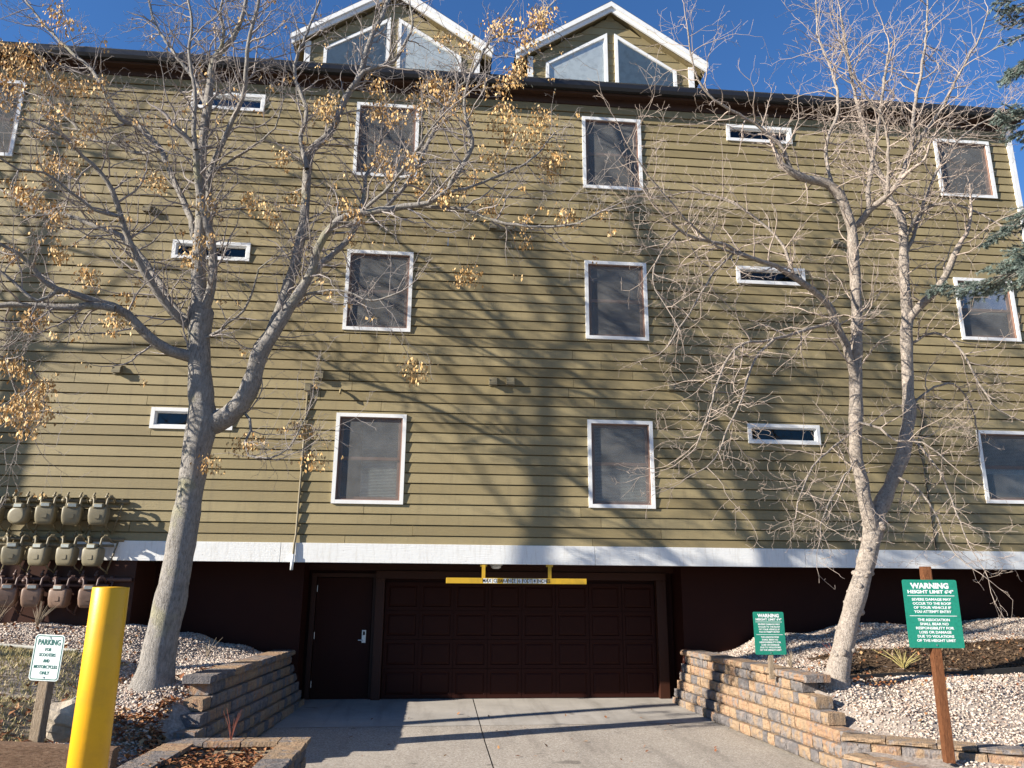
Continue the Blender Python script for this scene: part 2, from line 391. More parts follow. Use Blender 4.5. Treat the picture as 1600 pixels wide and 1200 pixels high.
# ------------------------------------------------------------------ apartment building
B = tag(empty('apartment_building'), 'olive lap-sided apartment building with white window trim, twin dormers and garage below', 'building')
XL, XR, XF = -10.5, 11.94, -20.
STEP, Z0 = .1823, .028
ZB, ZT = 2.607, 11.66
COLS = {'Z': (-9.34, -8.10), 'L': (-1.84, -.602), 'R': (2.688, 3.903), 'S': (10.262, 11.51)}
WIN = []
for k, (zt, zb) in enumerate([(4.893, 3.288), (8.046, 6.454), (11.22, 9.608)]):
    for c, (a, b) in COLS.items():
        zbb = zb+.21+(.06 if k else 0) if c == 'S' else zb
        WIN.append((c+str(k+1), a, b, zbb, zt, 'sash'))
for k, (zt, zb) in enumerate([(4.903, 4.527), (8.08, 7.715), (11.25, 10.872)]):
    WIN.append(('A%d' % (k+1), -5.018, -3.62, zb, zt, 'slit')); WIN.append(('B%d' % (k+1), 5.72, 7.12, zb, zt, 'slit'))
# lap siding boards, one object each, unit-length profile scaled along x
pm = MB(); pm.prism([(-.027,.0),(.030,.001),(.030,.014),(.05,.014),(.05,.198),(.038,.198),(.038,.163),(-.011,.161)], -.5, .5, 'x')
BOARD = pm.mesh('siding_board', MS)
def board(x0, x1, z, h=STEP):
    o = link('siding_board', BOARD, B); o.location = ((x0+x1)/2, random.uniform(-.002,.002), z+random.uniform(-.0015,.0015)); o.rotation_euler.y = random.uniform(-.0006,.0006); o.scale = (x1-x0-.007, 1, h/STEP); return o
k = int(math.floor((ZB-Z0)/STEP)); nb = 0
while True:
    za = Z0+k*STEP; zb_ = za+STEP; k += 1
    if za > ZT: break
    lo, hi = max(za, ZB), min(zb_, ZT)
    if hi-lo < .02: continue
    cuts = []
    for n_, a, b, wz0, wz1, _ in WIN:
        a2, b2, z2, z3 = a+.03, b-.03, wz0+.03, wz1-.03
        if z3 > lo and z2 < hi:
            cuts.append((a2, b2, z2, z3))
    cuts.sort()
    free = []; x = XL
    for a2, b2, z2, z3 in cuts:
        free.append((x, a2)); x = b2
        if z2 > lo+.01: board(a2, b2, lo, z2-lo)
        if z3 < hi-.01: board(a2, b2, z3, hi-z3)
    free.append((x, XR))
    for a, b in free:
        x = a
        while b-x > 6.6:
            ln = random.uniform(3.6, 5.4); board(x, x+ln, lo, hi-lo); x += ln
        board(x, b, lo, hi-lo)
far = MB(); zz = Z0+math.ceil((ZB-Z0)/STEP)*STEP
while zz < ZT-.1:
    far.prism([(y, zz+q) for y, q in ((-.027,.0),(.030,.001),(.030,.014),(.05,.014),(.05,.198),(.038,.198),(.038,.163),(-.011,.161))], XF, XL-.005, 'x'); zz += STEP
tag(far.obj('siding_beyond_view', MS, B), kind='stuff')
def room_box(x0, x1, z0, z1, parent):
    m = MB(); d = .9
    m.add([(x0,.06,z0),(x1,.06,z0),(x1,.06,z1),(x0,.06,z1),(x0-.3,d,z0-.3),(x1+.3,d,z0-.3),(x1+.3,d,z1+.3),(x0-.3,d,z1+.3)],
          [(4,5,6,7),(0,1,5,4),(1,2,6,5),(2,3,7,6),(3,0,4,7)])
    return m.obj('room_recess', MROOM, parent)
def frame_ring(m, x0, x1, z0, z1, wd, ya, yb):
    m.box(x0, x0+wd, ya, yb, z0, z1); m.box(x1-wd, x1, ya, yb, z0, z1)
    m.box(x0+wd, x1-wd, ya+.0005, yb-.0005, z1-wd, z1); m.box(x0+wd, x1-wd, ya+.0005, yb-.0005, z0, z0+wd)
def window(name, x0, x1, z0, z1, kind):
    m = MB(); frame_ring(m, x0, x1, z0, z1, .065, -.048, .03)
    wo_ = m.obj('window', MW, B)
    m = MB(); m.box(x0+.0655, x0+.085, -.02, .075, z0+.066, z1-.066); m.box(x1-.085, x1-.0655, -.02, .07, z0+.066, z1-.066)
    m.box(x0+.086, x1-.086, -.018, .07, z1-.085, z1-.0655); m.box(x0+.086, x1-.086, -.018, .07, z0+.0655, z0+.082)
    m.obj('jamb', MSASH if kind == 'sash' else MW, wo_)
    a, b, c, d = x0+.086, x1-.086, z0+.083, z1-.086
    if kind == 'sash':
        mid = (c+d)/2
        m = MB(); frame_ring(m, a, b, mid-.02, d, .05, .022, .045); m.obj('upper_sash', MSASH, wo_)
        m = MB(); frame_ring(m, a, b, c, mid+.02, .05, .047, .068); m.obj('lower_sash', MSASH, wo_)
        m = MB(); m.add([(a+.05,.034,mid+.03),(b-.05,.034,mid+.03),(b-.05,.034,d-.05),(a+.05,.034,d-.05)], [(0,1,2,3)]); m.obj('pane', MG, wo_)
        m = MB(); m.add([(a+.05,.058,c+.05),(b-.05,.058,c+.05),(b-.05,.058,mid-.03),(a+.05,.058,mid-.03)], [(0,1,2,3)]); m.obj('pane', MG, wo_)
        m = MB(); m.add([(a+.004,.008,c),(b-.004,.008,c),(b-.004,.008,d),(a+.004,.008,d)], [(0,1,2,3)]); m.obj('insect_screen', MSC, wo_)
        if name[0] in 'LRS':
            m = MB(); bz = d-.04; low = {'L1': c+.05, 'R1': c+.05, 'S1': c+.5, 'L2': mid+.25, 'R3': mid+.1, 'S2': c+.3}.get(name, d-.25)
            bx0 = a+.03 if name != 'L1' else a+.38
            while bz > low:
                m.add([(bx0,.115,bz-.019),(b-.03,.115,bz-.019),(b-.03,.13,bz),(bx0,.13,bz)], [(0,1,2,3)]); bz -= .026
            m.obj('blind', MBL, wo_)
        else:
            m = MB(); m.box(a, (a+b)/2, .12, .13, c, d); m.obj('curtain', MCURT, wo_)
    else:
        m = MB(); m.add([(a,.04,c),(b,.04,c),(b,.04,d),(a,.04,d)], [(0,1,2,3)]); m.obj('pane', MG, wo_)
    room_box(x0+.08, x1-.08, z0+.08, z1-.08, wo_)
    return wo_
for wdef in WIN: window(*wdef)
# white fascia band over the recess
xs = [-5.93, -2.62, 2.78, 6.62, XR+.01]
for a, b in zip(xs, xs[1:]):
    m = MB(); m.box(a+.004, b-.004, -.05, .0, 2.289, 2.612); m.obj('fascia_board', MFAS, B, bevel=.004)
# soffit, recess walls, storey shell
m = MB(); m.box(-4.95, XR, .001, 1.8, 2.311, 2.40); m.obj('recess_ceiling', MBR, B)
m = MB(); m.box(-2.36, 4.62, 1.61, 1.8, -.4, 2.31); m.box(-4.95, -2.36, .95, 1.8, -.4, 2.309); m.box(4.62, XR-.1, .95, 1.8, -.4, 2.309); m.obj('recess_wall', MBR, B)
m = MB(); m.box(XF, -4.95, .0, .2, .6, 2.285); m.box(-5.05, -4.952, .2, .95, .6, 2.285); m.obj('lower_wall', MBR2, B)
m = MB(); m.box(XF, -5.94, -.012, .0, 2.288, 2.600); m.obj('lower_band', MS, B)
m = MB(); m.box(XF, XR-.02, 9, 9.2, -.4, 11.8); m.box(XF, XF+.1, .06, 9, 2.4, 11.8); m.box(XR-.1, XR-.01, .02, 9, -.4, 11.8); m.box(XF, XR-.1, .05, 9, 2.405, 2.5)
m.obj('shell_wall', MS, B)
m = MB(); m.box(XR-.005, XR+.10, -.06, .1, 2.62, 11.80); m.obj('corner_board', MW, B)
# garage door
GX0, GX1, GZ0, GZ1, GY = -.925, 4.25, -.078, 1.99, 1.55
gm = MB(); gm.box(GX0, GX1, GY+.012, GY+.05, GZ0, GZ1)
gd = gm.obj('garage_door', MBR, B)
pw, ph = (GX1-GX0)/8, (GZ1-GZ0)/4
pmz = MB()
def ringq(x, z, y): return [(-x, y, -z), (x, y, -z), (x, y, z), (-x, y, z)]
V = ringq(pw/2-.004, ph/2-.004, 0)+ringq(pw/2-.055, ph/2-.065, 0)+ringq(pw/2-.07, ph/2-.08, .014)+ringq(pw/2-.10, ph/2-.11, .002)
F = [(a*4+i, a*4+(i+1) % 4, (a+1)*4+(i+1) % 4, (a+1)*4+i) for a in range(3) for i in range(4)]+[(12,13,14,15)]
F += [(i, (i+1) % 4, 16+(i+1) % 4, 16+i) for i in range(4)]
pmz.add(V+ringq(pw/2-.004, ph/2-.004, .03), F)
PANEL = pmz.mesh('panel', MBR)
for r_ in range(4):
    for c_ in range(8):
        o = link('panel', PANEL, gd); o.location = (GX0+(c_+.5)*pw, GY-.016, GZ0+(r_+.5)*ph)
m = MB(); m.box(GX0, GX1, GY-.02, GY+.01, GZ0-.03, GZ0+.001); m.obj('bottom_seal', MBLKT, gd)
# garage jambs, lintel, person door
for a, b in ((-1.10, -.935), (4.26, 4.45)):
    m = MB(); m.box(a, b, 1.40, 1.61, -.12, 2.05); m.obj('door_jamb', MBR2, B, bevel=.005)
m = MB(); m.box(-1.10, 4.45, 1.402, 1.61, 2.051, 2.19); m.box(-2.36, 4.62, 1.45, 1.61, 2.20, 2.31); m.obj('lintel', MBR2, B)
m = MB(); m.box(-2.20, -1.17, 1.56, 1.605, -.11, 2.06); pd = m.obj('door', MBR, B, bevel=.004)
m = MB(); m.box(-2.30, -2.21, 1.52, 1.608, -.12, 2.07); m.box(-1.16, -1.103, 1.52, 1.608, -.12, 2.07); m.box(-2.30, -1.103, 1.52, 1.608, 2.071, 2.14); m.obj('door_frame', MBR2, pd)
for hz in (.17, 1.02, 1.86):
    m = MB(); m.tube([(-2.195,1.552,hz-.06),(-2.195,1.552,hz+.06)], .009, 8); m.obj('hinge', MSTEEL, pd)
m = MB(); m.box(-1.325, -1.25, 1.535, 1.559, .89, 1.12); m.box(-1.39, -1.29, 1.505, 1.534, .93, .95)
lk = m.obj('keypad_lock', MSTEEL, pd, bevel=.006)
m = MB(); m.box(-1.307, -1.268, 1.529, 1.5345, 1.03, 1.095); m.obj('keypad', MBLKT, pd)
# gutter, soffit, roof
m = MB(); m.prism([(-.36,11.81),(-.36,11.72),(-.33,11.66),(-.23,11.66),(-.23,11.81),(-.24,11.81),(-.24,11.68),(-.32,11.68),(-.345,11.725),(-.345,11.81)], XF, XR+.25, 'x')
m.obj('gutter', MGUT, B)
m = MB(); m.box(XF, XR+.25, -.23, -.20, 11.62, 11.82); m.box(XF, XR+.25, -.20, -.031, 11.66, 11.69); m.obj('eave_fascia', MSOF, B)
m = MB(); m.box(XF, XR+.2, -.03, .02, 11.50, 11.66); m.obj('frieze_board', MSOF, B)
m = MB(); m.prism([(-.34,11.825),(-.34,11.85),(9.4,16.5),(9.4,16.4),(.05,11.945)], XF, XR+.25, 'x'); m.obj('roof', MROOF, B)
m = MB(); m.prism([(-.05,11.80),(9.2,11.80),(9.2,16.3),(-.05,11.94)], XR-.06, XR-.02, 'x'); m.obj('gable_end', MS, B)
# dormers
def dormer(cx):
    yw = .0; half = 1.765; sl_ = .673; zc = 12.345; za = zc+half*sl_+.16
    body = MB(); body.prism([(cx-half,11.9),(cx+half,11.9),(cx+half,zc+.15),(cx,za),(cx-half,zc+.15)], yw+.02, 3.6, 'y'); d = body.obj('dormer', MS, B)
    # clapboards cut to the gable
    z = 11.95
    while z < za-.06:
        hw = min(half-.0, half-(z+.02-zc-.15)/sl_) if z > zc+.13 else half
        hw2 = min(half, half-(z+STEP-zc-.15)/sl_) if z+STEP > zc+.15 else half
        hw2 = max(hw2, .01)
        m = MB(); h2 = STEP+.02
        V = []
        for y0, y1 in ((yw-.014, yw-.001), (yw+.03, yw+.03)):
            V += [(cx-hw,y0,z),(cx+hw,y0,z),(cx+hw2,y1,z+h2),(cx-hw2,y1,z+h2)]
        m.add(V, [(0,1,2,3),(4,5,6,7),(0,1,5,4),(1,2,6,5),(2,3,7,6),(3,0,4,7)]); m.obj('clapboard', MS, d)
        z += STEP
    for s in (-1, 1):
        m = MB(); m.box(cx+s*half-(.115 if s > 0 else 0), cx+s*half+(.115 if s < 0 else 0), yw-.035, yw+.02, 11.9, zc+.22); m.obj('corner_board', MW, d)
        # roof slab with white rake board
        a = (cx, za+.20); e = (cx+s*(half+.235), za+.20-(half+.235)*sl_)
        m = MB(); m.prism([a, e, (e[0], e[1]-.10), (a[0], a[1]-.12)], -.11, 3.6, 'y'); m.obj('roof_slope', MS, d)
        m = MB(); m.prism([(a[0], a[1]+.012), (e[0]+s*.012, e[1]+.012), (e[0]+s*.012, e[1]-.155), (a[0], a[1]-.175)], -.15, -.112, 'y'); m.obj('rake_board', MW, d)
        m = MB(); m.prism([(a[0], a[1]+.045), (e[0]+s*.03, e[1]+.045), (e[0]+s*.03, e[1]-.06), (a[0], a[1]-.07)], -.19, -.1505, 'y'); m.obj('drip_edge', MW, d)
        m = MB(); m.prism([(a[0], a[1]+.06), (e[0]+s*.03, e[1]+.06), (e[0]+s*.03, e[1]+.046), (a[0], a[1]+.046)], -.185, 3.6, 'y'); m.obj('shingle_layer', MROOF, d)
        # quadrilateral window
        xi, xo = cx+s*.08, cx+s*1.385
        zt_i, zt_o, zb = 13.255, 12.43, 11.95
        out = [(xi, zb), (xo, zb), (xo, zt_o), (xi, zt_i)]
        t = .065
        inn = [(xi+s*t, zb+t), (xo-s*t, zb+t), (xo-s*t, zt_o-t*.35), (xi+s*t, zt_i-t*1.9)]
        m = MB(); V = []
        for y in (yw-.05, yw+.02):
            V += [(p, y, q) for p, q in out]+[(p, y, q) for p, q in inn]
        F = []
        for i in range(4):
            j = (i+1) % 4
            F += [(i, j, 4+j, 4+i), (8+i, 8+j, 12+j, 12+i), (i, j, 8+j, 8+i), (4+i, 4+j, 12+j, 12+i)]
        m.add(V, F); wd = m.obj('window', MW, B)
        m = MB(); m.add([(p, yw-.018, q) for p, q in inn], [(0,1,2,3)]); m.obj('pane', MG, wd)
        m = MB(); m.add([(p, yw-.016+.0, q) for p, q in inn], [(0,1,2,3)]); bl = m.obj('shade', MCURT, wd)
        bl.location.y = .0
    return d
dormer(3.335); dormer(-1.185)
# vents, conduit, pipe stub, cable
vm = MB(); vm.prism([(0,.075),(-.045,.07),(-.10,-.03),(-.10,-.075),(-.09,-.075),(-.09,-.03),(-.04,.05),(0,.05)], -.07, .07, 'x')
vm.box(-.07, -.06, -.09, .0, -.06, .03); vm.box(.06, .07, -.09, .0, -.06, .03); vm.box(-.075, .075, -.012, 0, -.085, .085)
VENT = vm.mesh('vent_hood', MMET)
for x, z in [(-5.678,5.564),(-2.185,5.575),(.942,5.557),(1.261,5.567),(4.294,5.566),(.90,8.668),(1.212,8.658),(7.817,8.688),(-5.545,8.673),(-2.12,8.7),(4.3,8.67),(7.9,5.56)]:
    if x in (4.3, 7.9): continue
    o = link('vent_hood', VENT, B); o.location = (x, -.018, z)
m = MB(); m.tube([(-2.373,-.045,5.30),(-2.376,-.045,4.0),(-2.385,-.05,2.75),(-2.395,-.075,2.62),(-2.405,-.085,2.2)], .019, 10); cd = m.obj('conduit', MPIPE, B, True)
m = MB(); m.box(-2.43, -2.32, -.095, -.018, 5.27, 5.41); m.obj('junction_box', MMET, cd, bevel=.006)
m = MB(); m.tube([(-2.405,-.085,2.42),(-2.41,-.088,2.16)], .026, 10); m.obj('conduit_end', MW, cd, True)
for z in np.arange(2.9, 5.2, .27):
    m = MB(); m.box(-2.41, -2.345, -.052, -.02, z, z+.02); m.obj('conduit_strap', MS, cd)
m = MB(); m.tube([(-1.79,-.015,5.32),(-1.79,-.07,5.31),(-1.79,-.115,5.27),(-1.79,-.125,5.22)], .022, 10); m.obj('pipe_stub', MS, B, True)
cab = [(9.0,-.03,5.9),(9.03,-.035,5.5),(9.18,-.035,5.25),(9.22,-.035,5.0),(9.08,-.035,4.75),(9.04,-.035,4.5),(9.1,-.035,4.2),(9.12,-.035,3.6),(9.14,-.035,2.62)]
m = MB(); m.tube(cab, .011, 6); m.obj('cable', MCABLE, B, True)

# ------------------------------------------------------------------ lettering
def text_mesh(body, size, mat, bold=0., spacing=1., shear=0.):
    cu = bpy.data.curves.new('t', 'FONT'); cu.body = body; cu.size = size; cu.align_x = 'CENTER'; cu.align_y = 'CENTER'
    cu.offset = bold; cu.space_character = spacing; cu.resolution_u = 2; cu.extrude = .0008
    ob = bpy.data.objects.new('t', cu); COL.objects.link(ob)
    dg = bpy.context.evaluated_depsgraph_get(); me = bpy.data.meshes.new_from_object(ob.evaluated_get(dg))
    bpy.data.objects.remove(ob); bpy.data.curves.remove(cu)
    me.materials.clear(); me.materials.append(mat)
    xs_ = [v.co.x for v in me.vertices]; wdt = max(xs_)-min(xs_) if xs_ else 0
    return me, wdt
def letter(body, size, mat, parent, x, y, z, maxw=None, bold=0., width=None, name='lettering'):
    me, wdt = text_mesh(body, size, mat, bold)
    o = link(name, me, parent); o.rotation_euler = (R(90), 0, 0); o.location = (x, y, z)
    if width: o.scale.x = width/wdt
    elif maxw and wdt > maxw: o.scale.x = maxw/wdt
    return o
def rounded(w_, h_, r, n=5):
    P = []
    for cx, cz, a0 in ((w_/2-r, h_/2-r, 0), (-w_/2+r, h_/2-r, 90), (-w_/2+r, -h_/2+r, 180), (w_/2-r, -h_/2+r, 270)):
        P += [(cx+r*math.cos(R(a0+90*i/n)), cz+r*math.sin(R(a0+90*i/n))) for i in range(n+1)]
    return P
def warning_sign(name, label, loc, w_, h_, rz, tilt, post):
    t = tag(empty(name, loc, rz), label, 'sign', 'green height limit signs')
    t.rotation_euler.y = tilt
    m = MB(); m.prism(rounded(w_, h_, .02), -.004, 0, 'y'); m.obj('panel', MGRN, t)
    L = [('WARNING', .405, .092, .70, .004), ("HEIGHT LIMIT 6'4\"", .318, .055, .84, .002), ('SEVERE DAMAGE MAY', .205, .043, .72, .0012), ('OCCUR TO THE ROOF', .145, .043, .70, .0012),
         ('OF YOUR VEHICLE IF', .085, .043, .68, .0012), ('YOU ATTEMPT ENTRY', .025, .043, .68, .0012), ('THE ASSOCIATION', -.095, .043, .58, .0012), ('SHALL BEAR NO', -.155, .043, .52, .0012),
         ('RESPONSIBILITY FOR', -.215, .043, .69, .0012), ('LOSS OR DAMAGE', -.275, .043, .58, .0012), ('DUE TO VIOLATIONS', -.335, .043, .66, .0012), ('OF THE HEIGHT LIMIT', -.395, .043, .70, .0012)]
    for body, zz, sz, ww, bd in L:
        letter(body, sz*h_*1.22, MWHT, t, 0, -.0055, zz*h_, width=ww*w_, bold=bd*h_/.8)
    for zz in (.262, -.035):
        m = MB(); m.box(-.43*w_, .43*w_, -.0055, -.0042, zz*h_-.003, zz*h_+.003); m.obj('rule_line', MWHT, t)
    for zz in (.46, -.46):
        m = MB(); m.tube([(0,-.004,zz*h_),(0,-.010,zz*h_)], .008, 8); m.obj('bolt', MSTEEL, t)
    if post:
        post(t)
    return t
def big_post(t):
    m = MB(); m.box(-.048, .048, .002, .09, -1.50, .50); m.obj('post', MRED, t, bevel=.006)
BS = ((5.409, -5.450, 1.652), 0.589, 0.713)
warning_sign('warning_sign', 'large green warning sign on tall reddish wooden post at right', BS[0], BS[1], BS[2], R(-7), R(0), big_post)
def small_post(t):
    m = MB(); m.box(-.035, .035, .002, .05, -.62, .28); m.obj('post', MPOST, t, bevel=.005)
SS = ((4.759, -2.600, 1.296), 0.447, 0.581)
warning_sign('warning_sign', 'small green warning sign low on the gravel behind the right retaining wall', SS[0], SS[1], SS[2], R(-2), R(0), small_post)
# parking sign
PS = (-3.162, -6.700, 1.305)
t = tag(empty('parking_sign', PS, R(-12)), 'white parking sign with green letters on short weathered wooden post', 'sign')
t.rotation_euler.y = R(1.5)
w_, h_ = .265, .36
m = MB(); m.prism(rounded(w_, h_, .03), -.003, 0, 'y'); pn = m.obj('panel', MPRK, t)
m = MB(); o1 = rounded(w_-.016, h_-.016, .024); o2 = rounded(w_-.030, h_-.030, .018); n = len(o1)
m.add([(a,-.0042,b) for a, b in o1]+[(a,-.0042,b) for a, b in o2], [(i,(i+1) % n,n+(i+1) % n,n+i) for i in range(n)]); m.obj('border', MDGR, t)
for body, zz, sz, ww in [('PARKING', .118, .062, .20), ('FOR', .062, .036, .055), ('SCOOTERS', .020, .036, .145), ('AND', -.026, .036, .055), ('MOTORCYCLES', -.073, .036, .205), ('ONLY', -.120, .036, .085)]:
    letter(body, sz, MDGR, t, 0, -.0045, zz, width=ww, bold=.0012 if body == 'PARKING' else .0005)
for zz in (.158, -.152):
    m = MB(); m.tube([(0,-.003,zz),(0,-.009,zz)], .007, 8); m.obj('bolt', MSTEEL, t)
m = MB(); m.box(-.045, .045, .002, .085, -.90, .10); m.obj('post', MPOST, t, bevel=.008)
# clearance bar hanging below the fascia
t = tag(empty('clearance_bar', (1.40, -.06, 2.01)), 'yellow maximum clearance bar hanging over the garage door', 'sign')
m = MB(); m.box(-1.215, 1.215, -.02, .02, -.047, .047); m.obj('bar', MYBAR, t, bevel=.004)
for x in (-.575, .575):
    m = MB(); m.box(x-.03, x+.03, .021, .034, -.03, .29); m.obj('bracket', MYBAR, t)
    m = MB(); m.box(x-.06, x+.06, .034, .045, .24, .29); m.obj('bracket_foot', MYBAR, t)
for body, x, wd in (('MAX', -.52, .15), ('CLEARANCE', -.215, .38), ('6', .04, .035), ('FOOT', .175, .16), ('4', .305, .04), ('INCHES', .46, .22)):
    letter(body, .085, MBLKT, t, x, -.0222, 0, width=wd, bold=.001)
for i, x in enumerate(np.arange(-.58, .56, .085)):
    m = MB(); m.box(x, x+.07, -.0212, -.0201, -.038, .038)
    if i not in (3, 13): m.obj('letter_plate', MWHT, t)
# ceiling lamp under soffit
t = tag(empty('soffit_lamp', (1.065, .3, 2.31)), 'small white round lamp under the garage soffit', 'lamp')
m = MB(); m.loft([(0,0,0,.11,.11,2),(-.03,0,0,.11,.11,2)]); m.obj('base', MW, t, True)
m = MB(); m.loft([(-.031,0,0,.095,.095,2),(-.07,0,0,.085,.085,2),(-.09,0,0,.05,.05,2)]); m.obj('diffuser', MWHT, t, True)

# ------------------------------------------------------------------ gas meters
def meter(i, j, x, z, label, kind):
    brown = j == 0
    mt, pt = (MMET2, MPIPE2) if brown else (MMET, MPIPE)
    t = tag(empty('gas_meter', (x, -.28, z), R(random.uniform(-10, 14))), label, 'gas meter', 'gas meters on the wall')
    b = MB()
    if kind == 'round':
        b.loft([(-.115,0,-.02,.10,.10,2),(-.11,0,-.02,.135,.135,2.2),(-.06,0,-.01,.145,.145,2.3),(.0,0,0,.15,.16,2.8),(.06,0,.0,.145,.16,3),(.10,0,0,.12,.13,3)], 20, 'y')
    else:
        b.loft([(-.172,0,0,.085,.07,5),(-.16,0,0,.115,.09,5),(-.115,0,0,.135,.10,6),(-.03,0,0,.146,.106,7),(.085,0,0,.146,.106,7),(.12,0,0,.135,.096,6),(.13,0,0,.115,.08,5)], 32)
    b.obj('body', mt, t, True)
    b = MB(); b.loft([(.10,0,-.06,.085,.055,5),(.175,0,-.055,.08,.05,5),(.185,0,-.05,.07,.04,5)], 16); ib = b.obj('index_box', mt, t, True)
    b = MB(); b.box(-.06, .06, -.1175, -.111, .118, .165); b.obj('index_window', MIDX, t)
    if kind != 'round':
        b = MB(); b.prism(rounded(.085, .07, .012), -.114, -.100, 'y'); o = b.obj('badge_plate', mt, t); o.location.z = -.03
    # inlet and outlet risers with unions
    for sx, hh in ((-1, .10), (1, .14)):
        b = MB(); x0 = sx*.095
        b.tube([(x0,0,.10),(x0,0,.16),(x0+sx*.01,.01,.20+hh*.5),(x0+sx*.04,.04,.22+hh*.7),(x0+sx*.085,.07,.20+hh*.6),(x0+sx*.09,.16,.17+hh*.4),(x0+sx*.09,.25,.17+hh*.4)], .019, 8)
        b.obj('inlet_pipe' if sx < 0 else 'outlet_pipe', pt, t, True)
        b = MB(); b.tube([(x0,0,.135),(x0,0,.175)], .032, 6); b.obj('union_nut', pt, t)
        b = MB(); b.tube([(x0+sx*.018,.04,.215+hh*.65),(x0+sx*.07,.06,.215+hh*.66)], .03, 6); b.obj('union_nut', pt, t)
    b = MB(); b.loft([(.20,-.16,.1,.04,.04,2),(.23,-.16,.1,.055,.055,2),(.245,-.16,.1,.055,.055,2),(.27,-.16,.1,.03,.03,2)], 14); b.tube([(-.16,.1,.27),(-.16,.1,.31)], .018, 8); b.obj('regulator', pt, t, True)
    b = MB(); b.tube([(.09,0,-.1),(.13,.05,-.2),(.15,.24,-.28)], .011, 6); b.obj('brace_pipe', pt, t, True)
XS = [-6.78, -6.37, -5.955, -5.54]
RN = {2: 'top row', 1: 'middle row', 0: 'bottom row'}
PN = ['fourth from right', 'third from right', 'second from right', 'rightmost']
for j, z in enumerate([1.71, 2.36, 3.0]):
    for i, x in enumerate(XS):
        kd = 'round' if (j == 2 and i == 0) else 'box'
        lab = ('brown ' if j == 0 else 'tan ')+('round-faced ' if kd == 'round' else '')+'gas meter in the %s, %s' % (RN[j], PN[i])
        meter(i, j, x+random.uniform(-.02,.02), z+random.uniform(-.012,.012), lab, kd)
meter(9, 2, -7.20, 3.0, 'tan gas meter cut by the left picture edge, top row', 'box')
# header pipes, one per row
for j, (z, lab) in enumerate([(1.98,'brown gas header pipe behind the bottom row of meters'),(2.62,'tan gas header pipe behind the middle row of meters'),(3.25,'tan gas header pipe behind the top row of meters')]):
    t = tag(empty('gas_header_pipe', (-6.4,-.055,z)), lab, 'pipe', 'gas header pipes')
    mt = MPIPE2 if j == 0 else MPIPE
    m = MB(); m.tube([(-3,0,0),(1.22+(.2 if j == 0 else 0),0,0)], .032, 10); m.obj('header', mt, t, True)
    m = MB(); m.tube([(-3,-.09,-.10),(1.1,-.09,-.10)], .022, 8); m.obj('branch_line', mt, t, True)
    for q in range(8):
        x = -.6+q*.21
        m = MB(); m.tube([(x,-.02,-.02),(x,-.05,.10),(x+.02,-.06,.14)], .017, 7); m.tube([(x,-.05,.05),(x,-.05,.09)], .03, 6); m.obj('valve', mt, t, True)
    for q in range(5):
        x = -.5+q*.41
        m = MB(); m.tube([(x,-.03,-.03),(x-.13,-.03,-.55)], .014, 6); m.obj('drop_pipe', mt, t, True)
    for q in range(6):
        x = -1.0+q*.42
        m = MB(); m.box(x-.02, x+.02, -.01, .055, -.05, .05); m.obj('pipe_clamp', mt, t)

# ------------------------------------------------------------------ retaining walls
def block_mesh(seed):
    r = random.Random(seed); m = MB(); nx, nz = 6, 4; V = []
    # face at y=0 (split, rough), depth to y=1 ; unit size x -.5...5, z 0..1
    for i in range(nz+1):
        for j in range(nx+1):
            e = i in (0, nz) or j in (0, nx)
            V.append((-.5+j/nx, (.035 if e else -.03)+r.uniform(-.03,.03), i/nz))
    F = [(i*(nx+1)+j, i*(nx+1)+j+1, (i+1)*(nx+1)+j+1, (i+1)*(nx+1)+j) for i in range(nz) for j in range(nx)]
    n0 = len(V); V += [(-.5,1,0),(.5,1,0),(.5,1,1),(-.5,1,1)]
    bot = [j for j in range(nx+1)]; top = [nz*(nx+1)+j for j in range(nx+1)]
    lef = [i*(nx+1) for i in range(nz+1)]; rig = [i*(nx+1)+nx for i in range(nz+1)]
    F += [tuple(bot[::-1]+[n0, n0+1]), tuple(top+[n0+2, n0+3]), tuple(lef+[n0+3, n0]), tuple(rig[::-1]+[n0+1, n0+2]), (n0,n0+3,n0+2,n0+1)]
    m.v = V; m.f = F; return m.mesh('block', MBLK)
BLK = [block_mesh(i) for i in range(8)]
def course(parent, p0, p1, nrm, z0, h, depth, name='block', lens=(.2,.3,.24,.36,.15), over=0., jit=.006):
    p0, p1, nrm = Vector(p0), Vector(p1), Vector(nrm).normalized()
    d = p1-p0; L = d.length; d.normalize(); s = 0
    # local: x along d, y into wall (-nrm)
    flip = d.cross(-nrm).z < 0
    while s < L-.01:
        ln = min(random.choice(lens)*random.uniform(.95,1.05), L-s)
        if L-s-ln < .1: ln = L-s
        c = p0+d*(s+ln/2)+nrm*(over+random.uniform(-jit, jit)); s += ln
        o = link(name, random.choice(BLK), parent)
        xx = d if not flip else -d
        yv = -nrm
        mt = Matrix(((xx.x, yv.x, 0, c.x), (xx.y, yv.y, 0, c.y), (0, 0, 1, z0+.0015), (0,0,0,1)))
        dep = depth
        o.matrix_local = mt @ Matrix.Diagonal((ln-.012, dep, h-.009, 1))
CH = .144
